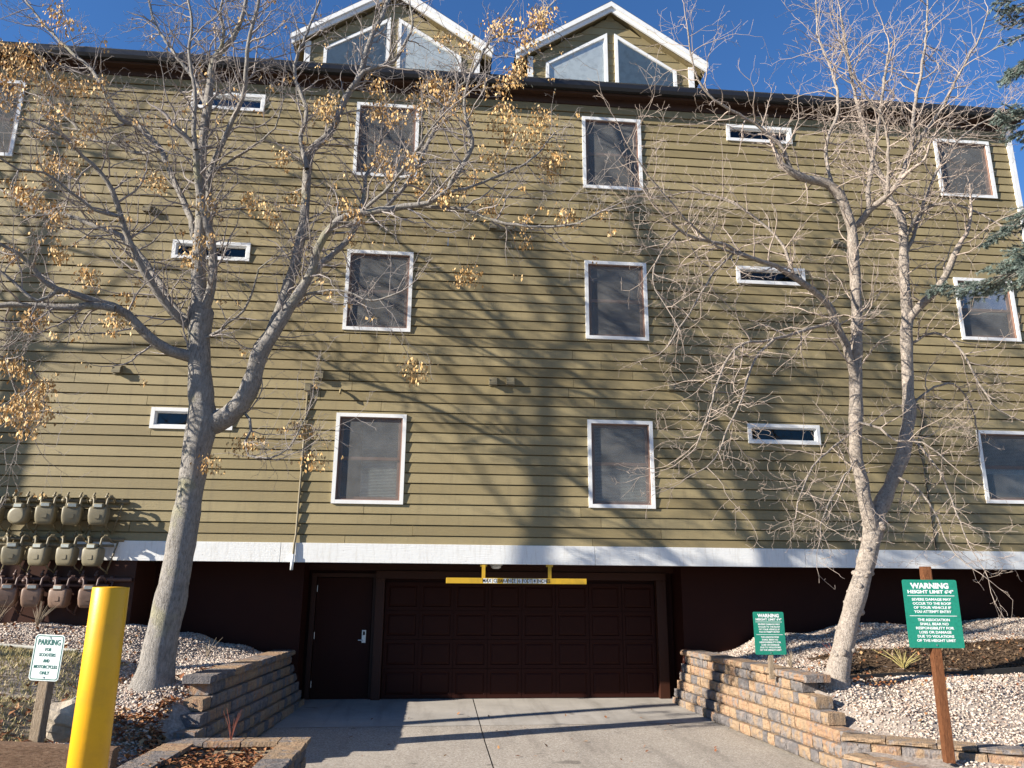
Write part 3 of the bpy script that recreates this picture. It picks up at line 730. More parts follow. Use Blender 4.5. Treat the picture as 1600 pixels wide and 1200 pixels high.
def main_wall(side, label):
    wl = tag(empty('retaining_wall', ((lwall_x(-1) if side < 0 else rwall_x(-1)), -1.2, -.18)), label, 'wall', 'retaining walls beside the driveway')
    wl.location = (0,0,0)
    ends = {5: -3.2, 4: -3.5, 3: -3.72, 2: -4.0, 1: -4.05, 0: -4.1, -1: -4.1} if side < 0 else {5: -3.2, 4: -3.62, 3: -3.95, 2: -4.5, 1: -4.68, 0: -4.7, -1: -4.7}
    for k_ in range(-1, 5):
        bat = .05*(4-k_)+.0
        fx = (lambda y: lwall_x(y)-.02+bat) if side < 0 else (lambda y: rwall_x(y)+.03-bat)
        ya, yb = 1.05, ends[k_+1]
        course(wl, (fx(ya), ya, 0), (fx(yb), yb, 0), (1 if side < 0 else -1, -.065, 0), k_*CH, CH, .24)
        # grey smooth end block of each step
    fx = (lambda y: lwall_x(y)) if side < 0 else (lambda y: rwall_x(y))
    ye = -3.3 if side < 0 else -3.42
    course(wl, (fx(1.05), 1.05, 0), (fx(ye), ye, 0), (1 if side < 0 else -1, -.065, 0), 5*CH, .10, .36, 'cap_stone', (.3,.42,.42), .03, .004)
    return wl
main_wall(-1, 'left retaining wall of tan and grey blocks, shaded face towards driveway')
main_wall(1, 'right retaining wall of tan and grey blocks, sunlit face, stepped end')
# low planter ring on the left
pw_ = tag(empty('planter_wall'), 'low block planter ring with flat caps and dry leaves at lower left', 'wall')
for k_, zz in enumerate((-.25, -.10, .045)):
    course(pw_, (-2.9,-4.10,0), (-1.40,-4.10,0), (0,1,0), zz, CH, .2, lens=(.3,.4))
    course(pw_, (-1.38,-4.12,0), (-1.42,-8.0,0), (1,0,0), zz, CH, .2, lens=(.3,.4))
course(pw_, (-2.85,-4.06,0), (-1.34,-4.06,0), (0,1,0), .19, .055, .30, 'cap_stone', (.45,.4,.35), 0, .004)
course(pw_, (-1.34,-4.372,0), (-1.40,-8.0,0), (1,0,0), .19, .055, .30, 'cap_stone', (.45,.4,.35), 0, .004)
course(pw_, (-2.86,-4.372,0), (-3.05,-8.0,0), (-1,0,0), .19, .055, .32, 'cap_stone', (.45,.4,.35), 0, .004)
# low terrace wall on the right
tw = tag(empty('terrace_wall'), 'low terrace wall of flat blocks turning right below the gravel', 'wall')
for zz in (-.2, -.056, .088):
    course(tw, (4.62,-4.66,0), (6.9,-6.1,0), (-.53,-.85,0), zz, CH, .22, lens=(.3,.4))
course(tw, (4.66,-4.60,0), (6.9,-6.02,0), (-.53,-.85,0), .233, .055, .34, 'cap_stone', (.45,.5,.4), .02, .005)
tw2 = tag(empty('terrace_wall'), 'lowest terrace wall of blocks at the bottom edge right of driveway', 'wall')
for zz in (-.2, -.06):
    course(tw2, (4.56,-4.75,0), (5.25,-7.0,0), (-.95,-.3,0), zz, CH, .22, lens=(.3,.4))
course(tw2, (4.58,-4.80,0), (5.27,-7.0,0), (-.95,-.3,0), .085, .055, .32, 'cap_stone', (.45,.5,.4), .02, .005)
# ------------------------------------------------------------------ bollard, timber, rock, edging
t = tag(empty('bollard', (-1.73, -9.3, .2)), 'tall yellow round bollard in the left foreground', 'bollard')
m = MB(); m.loft([(0,0,0,.098,.098,2),(1.668,0,0,.0905,.0905,2),(1.673,0,0,.088,.088,2)], 40); m.obj('sleeve', MYEL, t, True)
m = MB(); m.loft([(1.668,0,0,.088,.088,2),(1.674,0,0,.07,.07,2),(1.676,0,0,.02,.02,2)], 32); m.obj('cap', MYEL, t, True)
m = MB(); m.box(-.9, .9, -.07, .07, -.10, .09); o = m.obj('landscape_timber', MTIM, None, bevel=.012); o.location = (-3.35, -6.95, .62); o.rotation_euler = (0, R(4), R(4)); tag(o, 'brown landscape timber lying along the bottom left edge', 'timber')
m = MB(); m.box(-.07, .07, -.9, .9, -.08, .08); o = m.obj('landscape_timber', MTIM, None, bevel=.012); o.location = (-2.75, -7.6, .40); o.rotation_euler = (R(3), 0, R(8)); tag(o, 'short landscape timber beside the planter ring', 'timber')
bm = bmesh.new(); bmesh.ops.create_icosphere(bm, subdivisions=3, radius=1)
for v in bm.verts:
    nse = math.sin(v.co.x*3.1+1)*math.cos(v.co.y*2.7)*.16+math.sin(v.co.z*4+v.co.x*2)*.10
    v.co *= 1+nse
    v.co = Vector((round(v.co.x*2.2)/2.2*.45+v.co.x*.55, v.co.y, round(v.co.z*1.7)/1.7*.5+v.co.z*.5))
me = bpy.data.meshes.new('boulder'); bm.to_mesh(me); bm.free(); me.materials.append(MROCK)
o = link('boulder', me); o.scale = (.20, .16, .15); o.location = (-3.13, -6.25, .76); o.rotation_euler = (.2, .3, .4); tag(o, 'pale angular boulder behind the parking sign post', 'rock')
ed = [(-9,-1.6),(-6.4,-1.55),(-4.9,-1.75),(-4.35,-2.2),(-4.15,-2.9),(-4.2,-3.6),(-4.0,-4.6),(-3.7,-5.6)]
m = MB(); m.tube([(x, y, lz(x,y)+.035) for x, y in ed], .028, 6); o = m.obj('lawn_edging', m_plain('edging_grey', (.34,.33,.29), .7), None, True); tag(o, 'curved grey lawn edging strip between grass and gravel', 'edging')
ed2 = [(5.9,-2.55),(6.6,-2.45),(7.6,-2.5),(9,-2.6),(11,-2.6),(14,-2.5)]
m = MB()
for a, b in zip(ed2, ed2[1:]):
    za, zb2 = rz_(*a), rz_(*b)
    m.add([(a[0],a[1]-.04,za-.1),(b[0],b[1]-.04,zb2-.1),(b[0],b[1]-.04,zb2+.05),(a[0],a[1]-.04,za+.05),(a[0],a[1]+.015,za-.1),(b[0],b[1]+.015,zb2-.1),(b[0],b[1]+.015,zb2+.05),(a[0],a[1]+.015,za+.05)],
          [(0,1,2,3),(4,5,6,7),(3,2,6,7),(0,1,5,4),(0,3,7,4),(1,2,6,5)])
o = m.obj('bed_edging', MCABLE, None); tag(o, 'low black edging strip in front of the mulch bed', 'edging')

# ------------------------------------------------------------------ scatter stuff
hx = [(math.cos(R(60*i)), math.sin(R(60*i)), .12*(-1)**i) for i in range(6)]
icv = np.array(hx+[(.1,0,.8),(0,.1,-.8)]); icf = np.array([(i,(i+1) % 6,6) for i in range(6)]+[((i+1) % 6,i,7) for i in range(6)])
def rotmats(n):
    q = rng.normal(size=(n,4)); q /= np.linalg.norm(q, axis=1)[:,None]; a,b,c,d = q.T
    return np.stack([np.stack([1-2*(c*c+d*d),2*(b*c-a*d),2*(b*d+a*c)],1),np.stack([2*(b*c+a*d),1-2*(b*b+d*d),2*(c*d-a*b)],1),np.stack([2*(b*d-a*c),2*(c*d+a*b),1-2*(b*b+c*c)],1)],1)
def pebbles(name, pts, mat, smin, smax, label, cat, squash=.65):
    n = len(pts); P = np.array(pts); s = rng.uniform(smin, smax, (n,1,1))*np.where(rng.random((n,1,1)) < .05, 1.7, 1.)*rng.uniform(.6,1.25,(n,1,3))
    V = icv[None]*(1+rng.uniform(-.18,.18,(n,len(icv),1)))*s
    V = np.einsum('nij,nkj->nki', rotmats(n), V); V[:,:,2] *= squash; V += P[:,None,:]
    F = icf[None]+(np.arange(n)*len(icv))[:,None,None]
    o = link(name, fast_mesh(name, V.reshape(-1,3), F.reshape(-1,3), mat)); return tag(o, label, cat, kind='stuff')
def leaf_quads(name, pts, nrm_up, mat, smin, smax, label, cat, parent=None, aspect=.5, curl=.3):
    n = len(pts); P = np.array(pts); s = rng.uniform(smin, smax, (n,1,1))
    base = np.array([[-1,0,0],[0,-aspect,curl*.5],[1,0,.1],[0,aspect,curl*.5]])[None]
    V = np.repeat(base, n, 0)*s
    if nrm_up:
        a = rng.uniform(0,2*np.pi,n); tl = rng.normal(0,.45,n); ca,sa = np.cos(a),np.sin(a); ct,st = np.cos(tl),np.sin(tl); z = np.zeros(n); o1 = np.ones(n)
        Rz = np.stack([np.stack([ca,-sa,z],1),np.stack([sa,ca,z],1),np.stack([z,z,o1],1)],1); Rx = np.stack([np.stack([ct,z,st],1),np.stack([z,o1,z],1),np.stack([-st,z,ct],1)],1)
        V = np.einsum('nij,njk,nlk->nli', Rz, Rx, V)
    else: V = np.einsum('nij,nkj->nki', rotmats(n), V)
    V += P[:,None,:]
    F = np.array([[0,1,2],[0,2,3]])[None]+(np.arange(n)*4)[:,None,None]
    o = link(name, fast_mesh(name, V.reshape(-1,3), F.reshape(-1,3), mat), parent)
    return tag(o, label, cat, kind='stuff')
def in_mulch(x, y): return -2.42 < y < -1.0+.12*math.sin(x*1.7) and x > 5.9+.3*math.sin(y*3)
def in_grass(x, y):
    if x > -3.75: return False
    if y > -1.6: return False
    if x > -4.2 and y > -3.6: return False
    if x > -4.9 and y > -1.9: return False
    return y > -7.5
pts = []
while len(pts) < 26000:
    x = random.uniform(-7.6, -2.7); y = random.uniform(-7.0, 1.0)
    if in_grass(x, y) or (y > -4.05 and x > lwall_x(y)-.28) or (y < -4.05 and x > -3.05): continue
    if x < -4.95 and y > -.03: continue
    if y < -5.6 and random.random() < .6: continue
    pts.append((x, y, lz(x, y)+random.uniform(.0,.014)))
pebbles('gravel', pts, MPEB, .010, .025, 'pale gravel stones covering the bank around the left tree', 'gravel')
pts = []
while len(pts) < 46000:
    x = random.uniform(4.7, 12.5); y = random.uniform(-6.6, 1.0)
    if in_mulch(x, y) or (y > -4.5 and x < rwall_x(y)+.3): continue
    if y < -4.5 and -.12 < (x-4.66)*.53+(y+4.6)*.85 < .36: continue
    if y < -4.5 and x < 5.3+(-4.7-y)*.3 and (x-4.66)*.53+(y+4.6)*.85 < 0: continue
    pts.append((x, y, rz_(x, y)+random.uniform(.0,.014)))
pebbles('gravel', pts, MPEB, .010, .025, 'pale gravel stones covering the bank around the right tree', 'gravel')
pts = []
while len(pts) < 7000:
    x = random.uniform(5.6, 12.5); y = random.uniform(-2.5, -.8)
    if in_mulch(x, y): pts.append((x, y, rz_(x, y)+random.uniform(.004,.03)))
leaf_quads('mulch_chips', pts, True, MCHIP, .02, .05, 'dark bark mulch strip between gravel bands on the right', 'mulch', None, .35, .2)
rows = []
for y in np.linspace(-.95, -2.45, 12): rows.append([(x, y, rz_(x, y)+.006) for x in np.linspace(6.0, 14, 40)])
sheet('mulch_bed', rows, MMUL)
# fallen leaves
pts = []
for cx, cy, sx, sy, n in [(-3.05,-3.95,.16,.35,260),(-3.3,-4.3,.25,.3,220),(-2.1,-4.85,.26,.3,420),(-2.0,-5.6,.3,.5,300),(-3.0,-2.3,.18,.2,60),(-3.6,-4.9,.4,.5,160),(-4.4,-5.2,.7,.8,220),(-5.5,-1.0,.8,.5,140),(-4.2,-2.6,.4,.6,90)]:
    for _ in range(n):
        x, y = random.gauss(cx, sx), random.gauss(cy, sy)
        if y > -4.02 and x > lwall_x(y)-.25: continue
        if -4.4 < y <= -4.02 and x > -2.9: continue
        if y < -4.4 and -1.68 < x: continue
        pts.append((x, y, lz(x, y)+random.uniform(.02,.075 if x > -2.7 else .05)))
leaf_quads('fallen_leaves', pts, True, MLEAF, .025, .055, 'rust brown fallen leaves on the left gravel and planter', 'leaves', None, .6, .7)
pts = []
for _ in range(800):
    x, y = random.uniform(5.2, 11), random.uniform(-4.3, .2); pts.append((x, y, rz_(x, y)+random.uniform(.02,.05)))
for _ in range(160): pts.append((random.gauss(6.0,.3), random.gauss(-2.9,.25), rz_(6,-2.9)+random.uniform(.02,.06)))
for _ in range(40):
    x, y = random.uniform(-1.2, 4.2), random.uniform(-4.2, .6); pts.append((x, y, drive_z(y)+.012))
leaf_quads('fallen_leaves', pts, True, MLEAF, .018, .04, 'scattered brown leaves on the right bank and driveway', 'leaves', None, .6, .5)
# grass blades on the left lawn
def blades(name, pts, h0, h1, mat, label, cat, lean=.6, wd=.005):
    n = len(pts); P = np.array(pts); h = rng.uniform(h0, h1, n); a = rng.uniform(0, 2*np.pi, n); ln = rng.normal(0, lean, n)
    dx, dy = np.cos(a), np.sin(a); w_ = wd
    V = np.zeros((n,3,3)); V[:,0] = P+np.stack([-dy*w_, dx*w_, 0*h],1); V[:,1] = P+np.stack([dy*w_, -dx*w_, 0*h],1)
    V[:,2] = P+np.stack([dx*ln*h, dy*ln*h, h],1)
    F = np.arange(n*3).reshape(n,3)
    o = link(name, fast_mesh(name, V.reshape(-1,3), F, mat)); return tag(o, label, cat, kind='stuff')
pts = []
while len(pts) < 30000:
    x, y = random.uniform(-8.5, -3.7), random.uniform(-7.4, -1.5)
    if in_grass(x, y):
        if random.random() < .75*(.5+.5*math.sin(x*2.3+y*1.9)) and y < -3.5: continue
        pts.append((x, y, lz(x, y)))
blades('grass', pts, .025, .075, MGRS, 'patchy yellow-green winter grass left of the gravel', 'grass', .9, .006)
# dry plants
def tuft(name, label, x, y, z, n, h, mat, spread=.5):
    t = tag(empty(name, (x, y, z)), label, 'plant', 'small dry plants in the beds')
    m = MB()
    for _ in range(n):
        a = random.uniform(0, 2*math.pi); s = random.uniform(.1, spread); hh = h*random.uniform(.5, 1)
        m.tube([(0,0,0),(math.cos(a)*s*hh*.4, math.sin(a)*s*hh*.4, hh*.55),(math.cos(a)*s*hh, math.sin(a)*s*hh, hh)], [.005,.0035,.0018], 4)
    m.obj('stems', mat, t)
MYS = m_plain('yellow_stem', (.50,.42,.16), .8); MRS = m_plain('red_stem', (.22,.07,.045), .8); MGS = m_plain('dry_stem', (.34,.27,.19), .8)
tuft('dry_shrub', 'yellow-green dry stems in the mulch behind the big sign', 6.95, -2.2, rz_(6.95,-2.2), 30, .30, MYS, 1.7)
tuft('dry_shrub', 'reddish twiggy shrub beside the right tree trunk', 6.1, -2.0, rz_(6.1,-2.0), 60, .38, MRS, .9)
tuft('dry_shrub', 'bare stems below the bottom row of meters, left', -6.75, -.5, lz(-6.75,-.5), 22, .45, MGS, .8)
tuft('dry_shrub', 'bare stems below the bottom row of meters, right', -6.15, -.5, lz(-6.15,-.5), 26, .42, MGS, .9)
tuft('dry_shrub', 'thin dry stems on gravel right of the left trunk', -3.5, -.6, lz(-3.5,-.6), 7, .30, MGS, .7)
tuft('dry_shrub', 'thin dry weed at the left end of the planter', -2.2, -4.2, .22, 6, .38, MRS, .4)
tuft('dry_shrub', 'short dry twig plant near the small green sign', 5.35, -1.9, rz_(5.35,-1.9), 16, .32, MGS, .8)

# ------------------------------------------------------------------ trees
LEFT_LIMBS = [
  [(-3.535,-2.9,0.624,0.3083),(-3.509,-2.902,0.807,0.2364),(-3.484,-2.907,1.211,0.2059),(-3.419,-2.913,1.768,0.1963),(-3.369,-2.92,2.423,0.1825),(-3.326,-2.928,3.1,0.1682),(-3.297,-2.934,3.711,0.1838),(-3.262,-2.938,4.114,0.2121),(-3.302,-2.94,4.339,0.1776),(-3.375,-2.945,4.796,0.1569),(-3.432,-2.949,5.263,0.1539),(-3.445,-2.953,5.645,0.1826),(-3.483,-2.954,5.837,0.11),(-3.552,-2.959,6.325,0.1019),(-3.575,-2.962,6.725,0.0887),(-3.609,-2.967,7.234,0.0755),(-3.674,-2.972,7.858,0.0717),(-3.702,-2.978,8.588,0.068),(-3.692,-2.981,8.952,0.0636),(-3.691,-2.985,9.412,0.0593),(-3.681,-2.988,9.789,0.0548),(-3.43,-2.992,10.215,0.0402),(-3.317,-2.995,10.697,0.0305),(-3.252,-3.0,11.308,0.0206)],
  [(-3.399,-3.0,5.582,0.0681),(-3.302,-3.088,5.988,0.0643),(-3.296,-3.183,6.439,0.0601),(-3.377,-3.271,6.85,0.0562),(-3.52,-3.369,7.293,0.0517),(-3.582,-3.447,7.663,0.0482),(-3.613,-3.504,7.934,0.0456),(-3.749,-3.548,8.083,0.0435),(-3.926,-3.6,8.234,0.0411)],
  [(-3.577,-3.6,7.857,0.0363),(-3.631,-3.635,8.294,0.0325),(-3.638,-3.666,8.69,0.0292),(-3.778,-3.714,9.284,0.0239),(-3.795,-3.76,9.9,0.0187),(-3.93,-3.8,10.411,0.0141)],
  [(-3.429,-3.0,6.816,0.0514),(-3.452,-3.091,7.097,0.0488),(-3.434,-3.284,7.694,0.0435),(-3.266,-3.427,8.108,0.0395),(-3.125,-3.534,8.407,0.0366),(-3.028,-3.616,8.643,0.0343),(-2.959,-3.696,8.879,0.0321),(-2.924,-3.886,9.457,0.0269),(-2.78,-4.085,10.044,0.0215),(-2.723,-4.2,10.386,0.0184)],
  [(-3.59,-2.9,6.702,0.0516),(-3.695,-2.85,6.863,0.0507),(-3.875,-2.722,7.334,0.0484),(-4.225,-2.547,7.957,0.045),(-4.538,-2.389,8.555,0.0418),(-4.946,-2.246,9.008,0.0386),(-5.306,-2.145,9.201,0.0362),(-5.67,-2.006,9.724,0.0329),(-5.997,-1.875,10.248,0.0298),(-6.472,-1.735,10.694,0.0262),(-7.077,-1.555,11.317,0.0214),(-7.568,-1.4,11.938,0.0171)],
  [(-3.473,-2.95,5.395,0.0681),(-3.562,-2.99,5.435,0.0663),(-3.7,-3.057,5.521,0.0634),(-3.895,-3.174,5.727,0.0585),(-4.056,-3.29,5.959,0.0538),(-4.214,-3.417,6.222,0.0486),(-4.324,-3.53,6.471,0.0442),(-4.424,-3.659,6.766,0.0391),(-4.529,-3.796,7.071,0.0338),(-4.656,-3.898,7.266,0.0299),(-4.859,-4.019,7.422,0.0252),(-5.072,-4.156,7.611,0.02),(-5.339,-4.3,7.691,0.0146)],
  [(-3.513,-2.85,5.504,0.0597),(-3.629,-2.804,5.554,0.0586),(-3.95,-2.656,5.85,0.0553),(-4.228,-2.501,6.241,0.0518),(-4.418,-2.405,6.478,0.0495),(-4.791,-2.224,6.929,0.045),(-5.158,-2.081,7.215,0.0412),(-5.642,-1.913,7.436,0.0365),(-6.137,-1.745,7.662,0.0316),(-6.621,-1.586,7.772,0.0269),(-7.167,-1.4,8.128,0.0212)],
  [(-3.446,-2.95,4.979,0.0854),(-3.541,-2.99,5.001,0.0829),(-3.75,-3.078,5.032,0.0774),(-3.938,-3.166,5.128,0.0722),(-4.126,-3.271,5.298,0.0661),(-4.28,-3.362,5.454,0.0608),(-4.457,-3.446,5.517,0.056),(-4.65,-3.536,5.557,0.0508),(-4.859,-3.636,5.601,0.0451),(-5.042,-3.725,5.63,0.0402),(-5.206,-3.812,5.712,0.0354),(-5.316,-3.893,5.852,0.0312),(-5.459,-3.994,6.015,0.0259),(-5.651,-4.1,6.09,0.0204)],
  [(-4.369,-3.55,5.464,0.0513),(-4.509,-3.571,5.469,0.0498),(-4.717,-3.601,5.466,0.0474),(-4.967,-3.64,5.414,0.0445),(-5.223,-3.679,5.416,0.0416),(-5.466,-3.716,5.409,0.0389),(-5.708,-3.755,5.367,0.0361),(-5.988,-3.8,5.321,0.0328)],
  [(-5.911,-3.8,5.324,0.0246),(-6.015,-3.718,5.002,0.0213),(-5.821,-3.641,4.758,0.0181),(-5.609,-3.582,4.715,0.0158),(-5.391,-3.52,4.636,0.0133),(-5.217,-3.459,4.46,0.0108),(-5.144,-3.4,4.219,0.0084)],
  [(-5.599,-3.6,4.71,0.0165),(-5.486,-3.562,4.381,0.0134),(-5.336,-3.524,4.057,0.0101),(-5.261,-3.5,3.855,0.0082)],
  [(-4.954,-3.9,5.564,0.0289),(-5.146,-3.952,5.387,0.0254),(-5.454,-4.026,5.605,0.0207),(-5.76,-4.1,5.821,0.0162)],
  [(-3.218,-2.9,4.005,0.1327),(-3.088,-2.934,4.074,0.1503),(-2.904,-2.98,4.16,0.1414),(-2.76,-3.028,4.307,0.1371),(-2.653,-3.075,4.481,0.1327),(-2.577,-3.14,4.75,0.1196),(-2.525,-3.195,4.985,0.1153),(-2.418,-3.243,5.16,0.0976),(-2.278,-3.306,5.397,0.0889),(-2.137,-3.37,5.634,0.0801),(-2.02,-3.418,5.81,0.0757),(-1.938,-3.457,5.96,0.0668),(-1.831,-3.511,6.173,0.0624),(-1.788,-3.57,6.428,0.058),(-1.681,-3.623,6.633,0.0559),(-1.511,-3.685,6.846,0.0537),(-1.299,-3.737,6.93,0.0514),(-1.057,-3.79,6.945,0.049),(-0.789,-3.851,6.968,0.0467),(-0.577,-3.899,7.004,0.0444),(-0.251,-3.974,7.033,0.0398),(-0.078,-4.021,7.144,0.0354),(0.091,-4.083,7.356,0.0332),(0.209,-4.137,7.56,0.031),(0.325,-4.197,7.799,0.0289),(0.283,-4.251,8.033,0.0244),(0.185,-4.322,8.322,0.02),(0.227,-4.4,8.668,0.0133)],
  [(-2.609,-2.9,5.024,0.0911),(-2.608,-2.857,5.209,0.0899),(-2.495,-2.797,5.426,0.0883),(-2.396,-2.693,5.873,0.0855),(-2.328,-2.594,6.322,0.0826),(-2.269,-2.526,6.634,0.0806),(-2.27,-2.488,6.82,0.0794),(-2.23,-2.382,7.347,0.0761),(-2.254,-2.264,7.963,0.0721),(-2.277,-2.167,8.487,0.0687),(-2.244,-2.095,8.885,0.0661),(-2.062,-2.033,9.139,0.0637),(-1.916,-1.958,9.526,0.0608),(-1.841,-1.891,9.913,0.0581),(-1.688,-1.816,10.319,0.055),(-1.595,-1.773,10.55,0.0533),(-1.521,-1.685,11.095,0.0495),(-1.438,-1.611,11.564,0.0462),(-1.304,-1.54,12.005,0.0429),(-1.213,-1.472,12.448,0.0397),(-1.169,-1.4,12.945,0.0362)],
  [(-1.658,-2.3,9.914,0.0427),(-1.452,-2.34,10.259,0.0375),(-1.242,-2.364,10.332,0.0344),(-0.958,-2.396,10.455,0.0302),(-0.818,-2.424,10.708,0.0265),(-0.672,-2.466,11.119,0.0209),(-0.74,-2.5,11.471,0.0164)],
  [(-2.212,-2.5,8.298,0.0406),(-2.381,-2.387,8.849,0.0372),(-2.369,-2.258,9.526,0.0332),(-2.647,-2.098,10.357,0.0279),(-2.525,-1.937,11.262,0.0223),(-2.379,-1.8,12.059,0.0172)],
  [(-1.99,-3.1,6.142,0.0507),(-1.838,-2.92,6.475,0.048),(-1.672,-2.76,6.76,0.0454),(-1.512,-2.618,7.012,0.043),(-1.397,-2.398,7.528,0.0391),(-1.344,-2.191,8.056,0.0351),(-1.347,-2.045,8.451,0.0322),(-1.204,-1.823,9.034,0.0275),(-1.141,-1.6,9.676,0.0224)],
  [(-0.521,-3.8,7.069,0.0314),(-0.162,-3.891,7.013,0.0286),(0.228,-3.991,6.954,0.0256),(0.527,-4.074,6.793,0.023),(0.931,-4.183,6.665,0.0197),(1.27,-4.274,6.601,0.0171),(1.729,-4.399,6.611,0.0135),(2.059,-4.5,6.766,0.0107)],
  [(-0.899,-3.5,7.133,0.0322),(-0.567,-3.265,7.776,0.0306),(-0.221,-2.935,8.855,0.0281),(0.005,-2.736,9.551,0.0264),(0.343,-2.541,10.201,0.0246),(0.679,-2.306,11.092,0.0223),(1.105,-2.162,11.375,0.0206),(1.546,-2.009,11.766,0.0189),(1.75,-1.9,12.205,0.0176)],
  [(-0.078,-4.1,7.102,0.0219),(0.364,-3.942,7.352,0.0195),(0.827,-3.777,7.676,0.0169),(1.214,-3.641,7.988,0.0145),(1.523,-3.5,8.469,0.0121)],
  [(-1.245,-3.6,7.012,0.0272),(-0.885,-3.805,7.253,0.0235),(-0.536,-4.059,7.627,0.019),(-0.322,-4.23,7.885,0.0161),(-0.111,-4.4,8.138,0.0131)],
  [(-2.623,-2.9,4.881,0.0272),(-2.354,-3.133,5.387,0.0234),(-2.085,-3.321,5.759,0.0203),(-1.719,-3.469,5.861,0.0178),(-1.351,-3.608,5.823,0.0155),(-0.982,-3.757,5.642,0.013),(-0.633,-3.9,5.694,0.0108)],
  [(-2.79,-3.0,4.285,0.0221),(-2.605,-3.062,4.105,0.0203),(-2.564,-3.103,3.946,0.0191),(-2.614,-3.151,3.777,0.0177),(-2.542,-3.205,3.578,0.0162),(-2.256,-3.281,3.546,0.0141),(-2.001,-3.361,3.667,0.012),(-1.759,-3.5,4.078,0.0085)],
  [(-3.381,-3.0,5.249,0.0225),(-3.105,-3.099,5.369,0.0198),(-2.79,-3.236,5.618,0.016),(-2.66,-3.335,5.871,0.0133),(-2.576,-3.443,6.166,0.0104),(-2.442,-3.5,6.263,0.0089)],
  [(-3.428,-3.3,7.685,0.0232),(-3.128,-3.439,7.83,0.0199),(-2.745,-3.616,8.005,0.0156),(-2.464,-3.763,8.189,0.0122),(-2.372,-3.9,8.465,0.0091)],
  [(-3.72,-2.9,9.005,0.0345),(-4.157,-2.492,9.827,0.0309),(-4.657,-2.118,10.558,0.0271),(-5.228,-1.681,11.504,0.0222),(-5.586,-1.3,12.482,0.0176)],
  [(-3.693,-2.95,9.816,0.035),(-3.535,-3.083,10.133,0.029),(-3.583,-3.223,10.482,0.0227),(-3.485,-3.4,10.926,0.0148)],
  [(-4.574,-2.3,8.607,0.0306),(-4.995,-2.087,8.628,0.028),(-5.466,-1.86,8.911,0.0254),(-6.002,-1.615,9.149,0.0223),(-6.639,-1.298,9.742,0.0183),(-7.283,-1.0,10.283,0.0142)],
  [(-4.406,-3.7,6.746,0.0261),(-4.656,-3.874,6.709,0.0234),(-4.908,-4.095,6.858,0.0202),(-5.147,-4.315,6.997,0.0171),(-5.361,-4.492,6.926,0.0146),(-5.572,-4.7,7.013,0.0118)],
]
